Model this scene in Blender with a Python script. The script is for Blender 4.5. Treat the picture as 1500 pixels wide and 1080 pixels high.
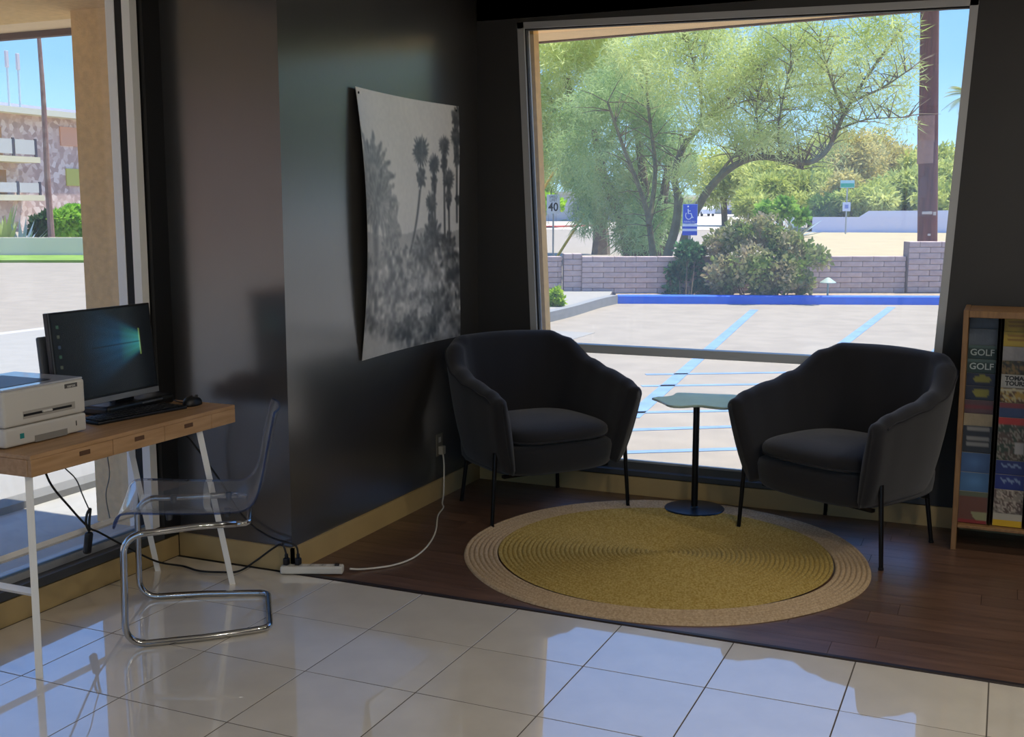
import bpy, math, random
import numpy as np
from mathutils import Vector, Matrix
for o in list(bpy.data.objects): bpy.data.objects.remove(o)
SC = bpy.context.scene
COL = SC.collection
R = math.radians

# ------------------------------------------------------------------ camera
F_PX, EYE = 1638.0, 1.5
PITCH, YAW = R(8.0615), R(23.810)
cam = bpy.data.objects.new('camera', bpy.data.cameras.new('camera'))
COL.objects.link(cam)
cam.location = (0, 0, EYE)
cam.rotation_euler = (R(90) - PITCH, 0, YAW)
cam.data.sensor_width = 36
cam.data.lens = F_PX / 1500 * 36
cam.data.clip_start = .05
cam.data.clip_end = 3000
SC.camera = cam

# ------------------------------------------------------------------ world
def lin(c):
    if isinstance(c, str):
        c = [int(c[i:i + 2], 16) for i in (0, 2, 4)]
    return tuple(((v / 255) / 12.92 if v / 255 <= .04045 else ((v / 255 + .055) / 1.055) ** 2.4) for v in c[:3])
def hx(c, k):
    out = ''
    for v in lin(c):
        v = min(1, v * k); v = v * 12.92 if v < .0031308 else 1.055 * v ** (1 / 2.4) - .055
        out += '%02x' % int(round(v * 255))
    return out
w = bpy.data.worlds.new('sky'); SC.world = w; w.use_nodes = True
nt = w.node_tree; nt.nodes.clear()
tc = nt.nodes.new('ShaderNodeTexCoord'); sp = nt.nodes.new('ShaderNodeSeparateXYZ')
rp = nt.nodes.new('ShaderNodeValToRGB'); bg = nt.nodes.new('ShaderNodeBackground'); ou = nt.nodes.new('ShaderNodeOutputWorld')
nt.links.new(tc.outputs['Generated'], sp.inputs[0]); nt.links.new(sp.outputs['Z'], rp.inputs[0])
nt.links.new(rp.outputs[0], bg.inputs[0]); nt.links.new(bg.outputs[0], ou.inputs[0])
cr = rp.color_ramp
cr.elements[0].position = 0; cr.elements[0].color = (.50, .78, 1, 1)
cr.elements[1].position = 1; cr.elements[1].color = (.08, .22, .66, 1)
e = cr.elements.new(.12); e.color = (.24, .49, .80, 1)
e = cr.elements.new(.30); e.color = (.15, .37, .90, 1)
SKY = 1.75
bg.inputs[1].default_value = SKY

sun_l = bpy.data.lights.new('sun', 'SUN'); sun_l.energy = 7.8; sun_l.angle = R(.6); sun_l.color = (1, .95, .86)
sun = bpy.data.objects.new('sun', sun_l); COL.objects.link(sun)
sun.rotation_euler = Vector((.20, .215, 1)).to_track_quat('Z', 'Y').to_euler()
FILL_W = 20.0      # each unseen ceiling lamp added to fill the room with light
SC.view_settings.view_transform = 'Standard'
SC.view_settings.look = 'None'
SC.view_settings.exposure = 0.0
SC.view_settings.gamma = 1
SC.view_settings.use_curve_mapping = False

# ------------------------------------------------------------------ measuring (pixels of the 1500x1080 frame to points on real planes)
def ray(x, y):
    c = ((x - 750) / F_PX, -(y - 540) / F_PX)
    d = Vector((c[0], math.cos(PITCH) + c[1] * math.sin(PITCH), -math.sin(PITCH) + c[1] * math.cos(PITCH)))
    return Matrix.Rotation(YAW, 3, 'Z') @ d
def fl(x, y, z=0.0):
    d = ray(x, y); return Vector((0, 0, EYE)) + d * ((z - EYE) / d.z)
def px(x, y, X):
    d = ray(x, y); return Vector((0, 0, EYE)) + d * (X / d.x)
def py(x, y, Y):
    d = ray(x, y); return Vector((0, 0, EYE)) + d * (Y / d.y)
def dist(x, y, D):
    d = ray(x, y); return Vector((0, 0, EYE)) + d * (D / math.hypot(d.x, d.y))
GZ = -.12

# ------------------------------------------------------------------ materials
MATS = {}
def mat(name, col, rough=.6, metal=0, spec=.5, var=0, scale=8, bump=0, bscale=60, coat=0, col2=None, trans=0, emit=None, ior=1.5, objrand=0, stretch=None, detail=4, coat_ior=1.5, coat_rough=.03):
    if name in MATS: return MATS[name]
    m = bpy.data.materials.new(name); m.use_nodes = True
    n = m.node_tree.nodes; l = m.node_tree.links; b = n['Principled BSDF']
    c = lin(col)
    b.inputs['Base Color'].default_value = (*c, 1)
    b.inputs['Roughness'].default_value = rough; b.inputs['Metallic'].default_value = metal
    b.inputs['Specular IOR Level'].default_value = spec; b.inputs['IOR'].default_value = ior
    b.inputs['Coat Weight'].default_value = coat; b.inputs['Coat IOR'].default_value = coat_ior; b.inputs['Coat Roughness'].default_value = coat_rough
    b.inputs['Transmission Weight'].default_value = trans
    if emit: b.inputs['Emission Color'].default_value = (*lin(emit[0]), 1); b.inputs['Emission Strength'].default_value = emit[1]
    t = n.new('ShaderNodeTexCoord'); src = t.outputs['Object']
    if stretch:
        mp = n.new('ShaderNodeMapping'); mp.inputs['Scale'].default_value = stretch
        l.new(src, mp.inputs[0]); src = mp.outputs[0]
    last = None
    if col2 is not None or var:
        tx = n.new('ShaderNodeTexNoise'); tx.inputs['Scale'].default_value = scale; tx.inputs['Detail'].default_value = detail
        l.new(src, tx.inputs['Vector'])
        rr = n.new('ShaderNodeValToRGB'); rr.color_ramp.elements[0].position = .35; rr.color_ramp.elements[1].position = .65
        if col2 is not None: c2 = lin(col2); ca = c
        else: ca = tuple(v * (1 - var) for v in c); c2 = tuple(min(1, v * (1 + var)) for v in c)
        rr.color_ramp.elements[0].color = (*ca, 1); rr.color_ramp.elements[1].color = (*c2, 1)
        l.new(tx.outputs[0], rr.inputs[0]); last = rr.outputs[0]
    if objrand:
        oi = n.new('ShaderNodeObjectInfo'); hs = n.new('ShaderNodeHueSaturation')
        mr = n.new('ShaderNodeMapRange'); mr.inputs[3].default_value = 1 - objrand; mr.inputs[4].default_value = 1 + objrand
        l.new(oi.outputs['Random'], mr.inputs[0]); l.new(mr.outputs[0], hs.inputs['Value'])
        if last: l.new(last, hs.inputs['Color'])
        else: hs.inputs['Color'].default_value = (*c, 1)
        last = hs.outputs[0]
    if last: l.new(last, b.inputs['Base Color'])
    if bump:
        t2 = n.new('ShaderNodeTexNoise'); t2.inputs['Scale'].default_value = bscale; t2.inputs['Detail'].default_value = 3
        l.new(src, t2.inputs['Vector'])
        bp = n.new('ShaderNodeBump'); bp.inputs['Strength'].default_value = bump; bp.inputs['Distance'].default_value = .01
        l.new(t2.outputs[0], bp.inputs['Height']); l.new(bp.outputs[0], b.inputs['Normal'])
    MATS[name] = m
    return m
def leaf_mat(name, c1, c2, scale=1.2, trans=.45):
    m = bpy.data.materials.new(name); m.use_nodes = True
    n = m.node_tree.nodes; l = m.node_tree.links; n.clear()
    t = n.new('ShaderNodeTexCoord'); tx = n.new('ShaderNodeTexNoise'); tx.inputs['Scale'].default_value = scale; tx.inputs['Detail'].default_value = 5
    rr = n.new('ShaderNodeValToRGB'); rr.color_ramp.elements[0].position = .38; rr.color_ramp.elements[1].position = .62
    rr.color_ramp.elements[0].color = (*lin(c1), 1); rr.color_ramp.elements[1].color = (*lin(c2), 1)
    d = n.new('ShaderNodeBsdfDiffuse'); tr = n.new('ShaderNodeBsdfTranslucent'); mx = n.new('ShaderNodeMixShader'); o = n.new('ShaderNodeOutputMaterial')
    mx.inputs[0].default_value = trans
    l.new(t.outputs['Object'], tx.inputs[0]); l.new(tx.outputs[0], rr.inputs[0]); l.new(rr.outputs[0], d.inputs[0]); l.new(rr.outputs[0], tr.inputs[0])
    l.new(d.outputs[0], mx.inputs[1]); l.new(tr.outputs[0], mx.inputs[2]); l.new(mx.outputs[0], o.inputs[0])
    return m
def glass_mat(name, tint, ior=1.45, boost=1.0, rough=0.0):
    m = bpy.data.materials.new(name); m.use_nodes = True
    n = m.node_tree.nodes; l = m.node_tree.links; n.clear()
    t = n.new('ShaderNodeBsdfTransparent'); t.inputs[0].default_value = (*tint, 1)
    g = n.new('ShaderNodeBsdfGlossy'); g.inputs['Roughness'].default_value = rough
    f = n.new('ShaderNodeFresnel'); f.inputs[0].default_value = ior
    ge = n.new('ShaderNodeNewGeometry'); mr = n.new('ShaderNodeMapRange'); mr.inputs[3].default_value = ior; mr.inputs[4].default_value = 1 / ior   # same reflectance from either side of a thin sheet
    l.new(ge.outputs['Backfacing'], mr.inputs[0]); l.new(mr.outputs[0], f.inputs[0])
    k = n.new('ShaderNodeMath'); k.operation = 'MULTIPLY'; k.inputs[1].default_value = boost; k.use_clamp = True
    mx = n.new('ShaderNodeMixShader'); o = n.new('ShaderNodeOutputMaterial')
    l.new(f.outputs[0], k.inputs[0]); l.new(k.outputs[0], mx.inputs[0]); l.new(t.outputs[0], mx.inputs[1]); l.new(g.outputs[0], mx.inputs[2]); l.new(mx.outputs[0], o.inputs[0])
    return m
def attr_mat(name, rough=.6, emit=0, coat=0):
    if name in MATS: return MATS[name]
    m = bpy.data.materials.new(name); m.use_nodes = True
    n = m.node_tree.nodes; l = m.node_tree.links; b = n['Principled BSDF']
    a = n.new('ShaderNodeAttribute'); a.attribute_name = 'print'
    b.inputs['Roughness'].default_value = rough; b.inputs['Coat Weight'].default_value = coat; b.inputs['Coat Roughness'].default_value = .35; b.inputs['Coat IOR'].default_value = 1.7
    if emit:
        b.inputs['Base Color'].default_value = (.004, .004, .005, 1)
        l.new(a.outputs['Color'], b.inputs['Emission Color']); b.inputs['Emission Strength'].default_value = emit
    else: l.new(a.outputs['Color'], b.inputs['Base Color'])
    MATS[name] = m
    return m

M_wall = mat('charcoal_wall_paint', '383634', rough=.4, spec=.5, var=.06, scale=2, bump=.04, bscale=25, coat=1, coat_ior=1.9, coat_rough=.2)
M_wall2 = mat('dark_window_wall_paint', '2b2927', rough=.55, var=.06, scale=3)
M_tile = mat('glazed_beige_tile', 'ded5c4', rough=.28, var=.05, scale=6, coat=1, coat_ior=2.3, coat_rough=.025, objrand=.03, detail=6, bump=.0)
M_grout = mat('tile_grout', '5a5248', rough=.9)
M_plank = mat('dark_brown_plank', '553d2f', col2='6b5040', rough=.30, scale=3, stretch=(1.2, 12, 1), objrand=.13, bump=.05, bscale=40)
M_gap = mat('dark_gap', '1a130f', rough=.9)
M_base = mat('tan_baseboard_paint', 'b49a68', rough=.5, var=.04)
M_ceil = mat('ceiling_paint', 'dcd8ce', rough=.9)
M_alu = mat('aluminium_frame', 'a9a9a8', rough=.45, metal=.25)
M_aludark = mat('dark_aluminium_channel', '4b4c4d', rough=.5, metal=.3)
M_white = mat('white_metal_paint', 'f0eee8', rough=.4)
M_black = mat('black_plastic', '0d0d0f', rough=.4)
M_gasket = mat('black_gasket', '0a0a0a', rough=.7)
M_stucco = mat('tan_stucco', 'e6bd7a', rough=.95, var=.08, scale=30, bump=.2, bscale=90)
M_soffit = mat('tan_soffit_paint', 'f2d3a4', rough=.9, var=.03)
M_drip = mat('brown_drip_edge', '5a3a2c', rough=.8)
M_glass = glass_mat('window_glass', (.97, .98, .98), ior=1.35)
ng = M_glass.node_tree; dg = ng.nodes.new('ShaderNodeBsdfTranslucent'); dg.inputs[0].default_value = (.9, .95, 1, 1); mg = ng.nodes.new('ShaderNodeMixShader'); mg.inputs[0].default_value = .055   # translucent share paints a pale haze over the outside view
og = [x for x in ng.nodes if x.type == 'OUTPUT_MATERIAL'][0]; pg = og.inputs[0].links[0].from_socket; ng.links.new(pg, mg.inputs[1]); ng.links.new(dg.outputs[0], mg.inputs[2]); ng.links.new(mg.outputs[0], og.inputs[0])
M_fabric = mat('charcoal_armchair_fabric', '1d1d21', rough=.88, var=.10, scale=300, bump=.25, bscale=700, spec=.3)
bs = M_fabric.node_tree.nodes['Principled BSDF']; bs.inputs['Sheen Weight'].default_value = .2; bs.inputs['Sheen Roughness'].default_value = .5
M_blackmetal = mat('black_metal', '101013', rough=.38, metal=.4)
M_bamboo = mat('bamboo_wood', 'a67f56', col2='b89168', rough=.42, scale=4, stretch=(14, 1.5, 14))
M_chrome = mat('chrome', 'b8b8b8', rough=.12, metal=1)
M_printer = mat('printer_plastic', 'cfcac0', rough=.5)
M_printer_top = mat('printer_top_plastic', 'b9bcc4', rough=.22, coat=.6)
M_oak = mat('rack_wood', '8a6842', col2='775737', rough=.55, scale=5, stretch=(10, 10, 1.5))
M_cord_w = mat('white_cord_plastic', 'cfcabd', rough=.5)
M_cord_b = mat('black_cord_rubber', '0c0c0c', rough=.6)

# ------------------------------------------------------------------ mesh helpers
class MB:
    def __init__(s): s.v = []; s.f = []
    def add(s, v, f):
        k = len(s.v); s.v += [tuple(p) for p in v]; s.f += [tuple(i + k for i in q) for q in f]; return s
    def box(s, a, b, M=None):
        x0, y0, z0 = a; x1, y1, z1 = b
        v = [(x0, y0, z0), (x1, y0, z0), (x1, y1, z0), (x0, y1, z0), (x0, y0, z1), (x1, y0, z1), (x1, y1, z1), (x0, y1, z1)]
        if M is not None: v = [M @ Vector(p) for p in v]
        return s.add(v, [(0, 3, 2, 1), (4, 5, 6, 7), (0, 1, 5, 4), (1, 2, 6, 5), (2, 3, 7, 6), (3, 0, 4, 7)])
    def rbox(s, a, b, r=.005, n=2, M=None):
        """box with rounded vertical and horizontal edges (superellipsoid corner rounding)"""
        x0, y0, z0 = a; x1, y1, z1 = b
        r = min(r, (x1 - x0) / 2, (y1 - y0) / 2, (z1 - z0) / 2)
        rings = []
        prof = [(r - r * math.cos(t), r - r * math.sin(t)) for t in [math.pi / 2 * i / n for i in range(n + 1)]]  # inset, z
        lv = [(p[0] if False else r - r * math.sin(math.pi / 2 * i / n), r - r * math.cos(math.pi / 2 * i / n)) for i, p in enumerate(prof)]
        zs = [(ins, z0 + dz) for ins, dz in lv] + [(ins, z1 - dz) for ins, dz in reversed(lv)]
        verts = []
        for ins, z in zs:
            for cx, cy, a0 in ((x1 - r, y1 - r, 0), (x0 + r, y1 - r, 90), (x0 + r, y0 + r, 180), (x1 - r, y0 + r, 270)):
                for i in range(n + 1):
                    t = R(a0 + 90 * i / n); verts.append(Vector((cx + (r - ins) * math.cos(t), cy + (r - ins) * math.sin(t), z)))
        N = 4 * (n + 1); fc = []
        for k in range(len(zs) - 1):
            for i in range(N): fc.append((k * N + i, k * N + (i + 1) % N, (k + 1) * N + (i + 1) % N, (k + 1) * N + i))
        fc.append(tuple(reversed(range(N)))); fc.append(tuple(range((len(zs) - 1) * N, len(zs) * N)))
        if M is not None: verts = [M @ p for p in verts]
        return s.add(verts, fc)
    def prism(s, poly, axis, a, b, M=None):
        """extrude 2D polygon along axis (0,1,2) from a to b; poly coordinates are the two other axes in order"""
        def P(u, v, t):
            return (t, u, v) if axis == 0 else ((u, t, v) if axis == 1 else (u, v, t))
        n = len(poly); v = [P(u, q, a) for u, q in poly] + [P(u, q, b) for u, q in poly]
        if M is not None: v = [M @ Vector(p) for p in v]
        return s.add(v, [tuple(range(n)), tuple(reversed(range(n, 2 * n)))] + [(i, i + n, (i + 1) % n + n, (i + 1) % n) for i in range(n)])
    def tube(s, pts, r, n=8, cap=True):
        pts = [Vector(p) for p in pts]; m = len(pts)
        rr = r if isinstance(r, (list, tuple)) else [r] * m
        up = Vector((0, 0, 1)); t0 = (pts[1] - pts[0]).normalized()
        if abs(t0.dot(up)) > .95: up = Vector((1, 0, 0))
        u = t0.cross(up).normalized(); v = []
        for i, p in enumerate(pts):
            t = ((pts[min(i + 1, m - 1)] - pts[max(i - 1, 0)])).normalized()
            u = (u - t * u.dot(t)); u = u.normalized() if u.length > 1e-6 else t.orthogonal().normalized()
            q = t.cross(u)
            for k in range(n):
                a = 2 * math.pi * k / n; v.append(p + (u * math.cos(a) + q * math.sin(a)) * rr[i])
        fc = [(i * n + k, i * n + (k + 1) % n, (i + 1) * n + (k + 1) % n, (i + 1) * n + k) for i in range(m - 1) for k in range(n)]
        if cap: fc += [tuple(reversed(range(n))), tuple(range((m - 1) * n, m * n))]
        return s.add(v, fc)
    def lathe(s, prof, n=32, c=(0, 0, 0)):
        v = [(c[0] + r * math.cos(2 * math.pi * k / n), c[1] + r * math.sin(2 * math.pi * k / n), c[2] + z) for r, z in prof for k in range(n)]
        m = len(prof)
        fc = [(i * n + k, i * n + (k + 1) % n, (i + 1) * n + (k + 1) % n, (i + 1) * n + k) for i in range(m - 1) for k in range(n)]
        if prof[0][0] > 1e-6: fc.append(tuple(reversed(range(n))))
        if prof[-1][0] > 1e-6: fc.append(tuple(range((m - 1) * n, m * n)))
        return s.add(v, fc)
    def ball(s, c, rad, n=12, m=8, e=1.0):
        rx, ry, rz = rad if isinstance(rad, (list, tuple)) else (rad,) * 3
        def sg(v): return math.copysign(abs(v) ** e, v)
        v = []
        for i in range(m + 1):
            a = -math.pi / 2 + math.pi * i / m
            for k in range(n):
                b = 2 * math.pi * k / n
                v.append((c[0] + rx * sg(math.cos(a)) * sg(math.cos(b)), c[1] + ry * sg(math.cos(a)) * sg(math.sin(b)), c[2] + rz * sg(math.sin(a))))
        return s.add(v, [(i * n + k, i * n + (k + 1) % n, (i + 1) * n + (k + 1) % n, (i + 1) * n + k) for i in range(m) for k in range(n)])
    def build(s, name, m, parent=None, smooth=False, fix=True):
        me = bpy.data.meshes.new(name); me.from_pydata(s.v, [], s.f)
        if fix:
            import bmesh
            bm = bmesh.new(); bm.from_mesh(me); bmesh.ops.recalc_face_normals(bm, faces=bm.faces); bm.to_mesh(me); bm.free()
        me.update()
        if m: me.materials.append(m)
        if smooth:
            me.polygons.foreach_set('use_smooth', [True] * len(me.polygons))
            if smooth != 'all': me.set_sharp_from_angle(angle=R(42))
        o = bpy.data.objects.new(name, me); COL.objects.link(o)
        if parent: o.parent = parent
        return o
def tag(o, label=None, cat=None, group=None, kind=None):
    if label: o['label'] = label
    if cat: o['category'] = cat
    if group: o['group'] = group
    if kind: o['kind'] = kind
    return o
def empty(name, loc, rz, label, cat, group=None):
    o = bpy.data.objects.new(name, None); COL.objects.link(o); o.location = loc; o.rotation_euler = (0, 0, rz); o.empty_display_size = .1
    return tag(o, label, cat, group)
def struct(o): o['kind'] = 'structure'; return o
def smooth_path(P, k=6):
    P = [Vector(p) for p in P]; out = []
    for i in range(len(P) - 1):
        a = P[max(i - 1, 0)]; b = P[i]; c = P[i + 1]; d = P[min(i + 2, len(P) - 1)]
        for j in range(k):
            t = j / k
            out.append(.5 * ((2 * b) + (c - a) * t + (2 * a - 5 * b + 4 * c - d) * t * t + (3 * b - a - 3 * c + d) * t ** 3))
    return out + [P[-1]]
def copy_tree(o, parent=None):
    c = o.copy(); COL.objects.link(c); c.parent = parent
    for ch in list(o.children): copy_tree(ch, c)
    return c
def place(o, loc, rot):
    o.location = loc; o.rotation_euler = rot; return o
FACE_MX = {}
def lettering(txt, size, m, parent, loc, rot, name='lettering', depth=.0006, sx=1.0, bold=0):
    cu = bpy.data.curves.new(name, 'FONT'); cu.body = txt; cu.size = size; cu.extrude = depth; cu.align_x = 'CENTER'; cu.align_y = 'CENTER'; cu.offset = bold; cu.resolution_u = 3
    t = bpy.data.objects.new(name, cu); COL.objects.link(t)
    bpy.context.view_layer.update()
    me = bpy.data.meshes.new_from_object(t.evaluated_get(bpy.context.evaluated_depsgraph_get()))
    bpy.data.objects.remove(t)
    me.name = name; me.materials.clear(); me.materials.append(m)
    o = bpy.data.objects.new(name, me); COL.objects.link(o); o.parent = parent; o.location = loc; o.rotation_euler = rot; o.scale = (sx, 1, 1)
    return o
def painted(name, img, fn, m, parent=None, thick=None):
    """flat print: img (ny,nx,3) linear colours, row 0 at the top; fn(u,v)->point, v from the top"""
    ny, nx, _ = img.shape
    v = [fn(i / (nx - 1), j / (ny - 1)) for j in range(ny) for i in range(nx)]
    f = [(j * nx + i, (j + 1) * nx + i, (j + 1) * nx + i + 1, j * nx + i + 1) for j in range(ny - 1) for i in range(nx - 1)]
    me = bpy.data.meshes.new(name); me.from_pydata(v, [], f); me.materials.append(m)
    a = me.color_attributes.new('print', 'FLOAT_COLOR', 'POINT')
    c = np.ones((ny * nx, 4), dtype=np.float32); c[:, :3] = img.reshape(-1, 3); a.data.foreach_set('color', c.ravel())
    me.polygons.foreach_set('use_smooth', [True] * len(me.polygons)); me.update()
    o = bpy.data.objects.new(name, me); COL.objects.link(o)
    if parent: o.parent = parent
    return o

# ================================================================== ROOM SHELL
YW = 5.58            # inside face of the window wall
XP = -2.668          # poster wall
YC = 3.768           # pillar front
XL = -3.27           # inside face of the left window wall
XR, YB = 3.6, -3.4   # right wall, rear wall
CH = 2.75
# floor: tiles and planks on a slab
slab = MB().box((XL - .1, YB - .1, -.16), (XR + .1, YW + .1, -.008)).box((XL, YB, -.0079), (XR, 3.737, -.0010)).build('floor', M_grout); struct(slab)
TX = .4115; TY = .405
tmesh = None; n = 0
for i in range(-5, 12):
    for j in range(-17, 1):
        x0 = -1.212 + i * TX; x1 = x0 + TX; y1 = 3.737 + j * TY; y0 = y1 - TY
        x0 = max(x0, XL + .02); x1 = min(x1, XR); y0 = max(y0, YB)
        if x1 - x0 < .03 or y1 - y0 < .03: continue
        full = abs(x1 - x0 - TX) < 1e-4 and abs(y1 - y0 - TY) < 1e-4
        if full and tmesh: o = bpy.data.objects.new('tile', tmesh); COL.objects.link(o); o.parent = slab
        else:
            hx, hy = (x1 - x0) / 2, (y1 - y0) / 2; g = .0022
            mb = MB(); b1, b2 = (hx - g, hy - g), (hx - g - .0004, hy - g - .0004)
            mb.add([(-b1[0], -b1[1], -.008), (b1[0], -b1[1], -.008), (b1[0], b1[1], -.008), (-b1[0], b1[1], -.008),
                    (-b1[0], -b1[1], -.0004), (b1[0], -b1[1], -.0004), (b1[0], b1[1], -.0004), (-b1[0], b1[1], -.0004),
                    (-b2[0], -b2[1], 0), (b2[0], -b2[1], 0), (b2[0], b2[1], 0), (-b2[0], b2[1], 0)],
                   [(0, 1, 5, 4), (1, 2, 6, 5), (2, 3, 7, 6), (3, 0, 4, 7), (4, 5, 9, 8), (5, 6, 10, 9), (6, 7, 11, 10), (7, 4, 8, 11), (8, 9, 10, 11)])
            o = mb.build('tile', M_tile, slab)
            if full: tmesh = o.data
        rnd = random.Random(i * 97 + j)
        o.location = ((x0 + x1) / 2, (y0 + y1) / 2, 0)
        o.rotation_euler = (rnd.uniform(-1, 1) * .0012, rnd.uniform(-1, 1) * .0012, 0)
# wood area
wslab = MB().box((XP, 3.745, -.0079), (XR, YW, -.006)).build('floor', M_gap); struct(wslab)
rnd = random.Random(4); PW = .122; y = 3.765; row = 0
while y < YW - .01:
    y1 = min(y + PW, YW); x = XP - rnd.uniform(0, 1.1)
    while x < XR:
        x1 = x + 1.22; a, b = max(x, XP), min(x1, XR)
        if b - a > .02:
            hx, hy = (b - a) / 2, (y1 - y) / 2
            o = MB().box((-hx + .0008, -hy + .0008, -.006), (hx - .0008, hy - .0008, 0)).build('plank', M_plank, wslab)
            o.location = ((a + b) / 2, (y + y1) / 2, 0)
        x = x1
    y = y1; row += 1
struct(MB().prism([(3.737, -.004), (3.737, .001), (3.742, .004), (3.76, .004), (3.766, .001), (3.766, -.004)], 0, XP, XR).build('trim_1', mat('dark_transition_strip', '241b18', rough=.5)))
# ceiling, roof, right and rear walls
struct(MB().box((XL, YB, CH), (XR + .2, YW, CH + .2)).build('ceiling', M_ceil))
struct(MB().box((XR, YB, 0), (XR + .15, YW, CH)).build('wall_right', M_wall2))
rear = MB()
for a, b in (((XL, YB - .15, 0), (-2.4, YB, CH)), ((2.4, YB - .15, 0), (XR + .15, YB, CH)), ((-2.4, YB - .15, 2.4), (2.4, YB, CH)), ((-2.4, YB - .15, 0), (2.4, YB, .1))): rear.box(a, b)
struct(rear.build('wall_rear', M_wall2))
wf = MB()
for x in (-2.4, -1.22, -.02, 1.18, 2.36): wf.box((x, YB - .1, .1), (x + .05, YB - .05, 2.4))
wf.box((-2.4, YB - .1, .1), (2.41, YB - .05, .16)); wf.box((-2.4, YB - .1, 2.34), (2.41, YB - .05, 2.4))
w3 = struct(wf.build('window_3', M_alu))
MB().box((-2.36, YB - .08, .15), (2.38, YB - .074, 2.35)).build('pane', M_glass, w3)

# back wall with the trapezoid window opening
wl0, wl1 = (-2.312, .105), (-2.431, 2.478)      # left edge bottom/top (x,z)
wr0, wr1 = (-.290, .105), (-.180, 2.440)        # right edge
wb = MB()
wb.prism([(XP, 0), (wl0[0] + .005, 0), wl0, wl1, (wl1[0], CH), (XP, CH)], 1, YW, YW + .14)
wb.prism([(wr0[0], 0), (XR, 0), (XR, CH), (wr1[0], CH), wr1, wr0], 1, YW, YW + .14)
wb.prism([wl1, wr1, (wr1[0], CH), (wl1[0], CH)], 1, YW, YW + .14)
wb.prism([(wl0[0], 0), (wr0[0], 0), (wr0[0], .105), (wl0[0], .105)], 1, YW, YW + .14)
struct(wb.build('wall_back', M_wall2))
struct(MB().box((XP, YW - .014, 0), (XR, YW, .098)).build('baseboard_back', M_base))
# outside skin of the window wall and its splayed stucco reveals
ext = MB()
ext.prism([(XL - .05, GZ), (wl0[0] + .002, GZ), (wl0[0] + .03, .10), (wl1[0] + .03, 2.5), (XL - .05, 2.5)], 1, YW + .14, YW + .21)
ext.prism([(wr0[0] - .02, GZ), (XR + .1, GZ), (XR + .1, 2.5), (wr1[0] - .01, 2.5)], 1, YW + .14, YW + .2)
ext.box((XL - .05, YW + .14, GZ), (XR, YW + .19, .10))
struct(ext.build('wall_outside', M_stucco))
# window 1
def lerp(a, b, t): return (a[0] + (b[0] - a[0]) * t, a[1] + (b[1] - a[1]) * t)
def edgeL(z): t = (z - wl0[1]) / (wl1[1] - wl0[1]); return wl0[0] + (wl1[0] - wl0[0]) * t
def edgeR(z): t = (z - wr0[1]) / (wr1[1] - wr0[1]); return wr0[0] + (wr1[0] - wr0[0]) * t
fy0, fy1 = YW - .006, YW + .075
win = MB()
T = .036
win.prism([wl0, (wl0[0] + T, wl0[1]), (wl1[0] + T, wl1[1]), wl1], 1, fy0, fy1)
win.prism([(wr0[0] - T, wr0[1]), wr0, wr1, (wr1[0] - T, wr1[1])], 1, fy0, fy1)
win.prism([(wl1[0], wl1[1] - .032), (wr1[0], wr1[1] - .032), wr1, wl1], 1, fy0, fy1)
w1 = struct(win.build('window_1', M_alu))
MB().box((edgeL(.76) + T, fy0 + .01, .746), (edgeR(.76) - T, fy1 - .01, .789)).build('rail', mat('grey_rail', 'b4b4b2', rough=.45, metal=.3), w1)
MB().prism([(fy0 - .012, .105), (fy1, .105), (fy1, .168), (fy0 + .03, .168), (fy0 + .012, .135), (fy0 - .012, .13)], 0, wl0[0], wr0[0]).build('sill', M_aludark, w1)
MB().box((wl0[0] + T, fy0 + .035, .160), (wr0[0] - T, fy0 + .055, .178)).build('glazing_bead', M_alu, w1)
gm = MB()
gm.prism([(wl0[0] + T, .17), (wl0[0] + T + .006, .17), (wl1[0] + T + .006, wl1[1] - .03), (wl1[0] + T, wl1[1] - .03)], 1, YW + .012, YW + .05)
gm.prism([(wl1[0] + T, wl1[1] - .038), (wr1[0] - T, wr1[1] - .038), (wr1[0] - T, wr1[1] - .032), (wl1[0] + T, wl1[1] - .032)], 1, YW + .012, YW + .05)
gm.build('gasket', M_gasket, w1)
def pane(z0, z1):
    return MB().prism([(edgeL(z0) + T * .7, z0), (edgeR(z0) - T * .7, z0), (edgeR(z1) - T * .7, z1), (edgeL(z1) + T * .7, z1)], 1, YW + .028, YW + .034).build('pane', M_glass, w1)
pane(.165, .75); pane(.785, 2.42)

# the pillar with the poster side
struct(MB().box((XL - .06, YC, 0), (XP, YW + .14, CH)).build('wall_pillar', M_wall))
struct(MB().box((XL + .02, YC - .013, 0), (XP + .013, YC, .102)).build('baseboard_pillar', M_base))
struct(MB().box((XP, YC - .013, 0), (XP + .013, YW - .014, .102)).build('baseboard_poster', M_base))
# left window wall
LW0, LW1 = .6, 3.665
lw = MB()
lw.box((XL - .12, YB, 0), (XL, LW0, CH)); lw.box((XL - .12, LW0, 2.46), (XL, YC, CH)); lw.box((XL - .12, LW0, 0), (XL, YC, .098))
struct(lw.build('wall_left', M_wall2))
struct(MB().box((XL - .13, LW1 + .002, .098), (XL + .02, YC, 2.46)).build('trim_2', mat('black_jamb', '161514', rough=.45)))
struct(MB().box((XL, YB, 0), (XL + .015, YC - .013, .092)).build('baseboard_left', M_base))
w2m = MB().box((-3.398, 3.62, .15), (-3.352, 3.66, 2.46))
w2 = struct(w2m.build('window_2', M_white))
MB().box((-3.313, 3.62, .15), (-3.272, 3.66, 2.46)).build('mullion', M_white, w2)
MB().box((-3.352, 3.622, .15), (-3.313, 3.65, 2.46)).build('gasket', M_gasket, w2)
MB().box((XL - .1, LW0, .098), (XL + .018, LW1, .132)).build('sill', M_aludark, w2)
MB().box((XL - .1, LW0, .132), (XL - .03, LW1, .158)).build('track', M_alu, w2)
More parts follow.
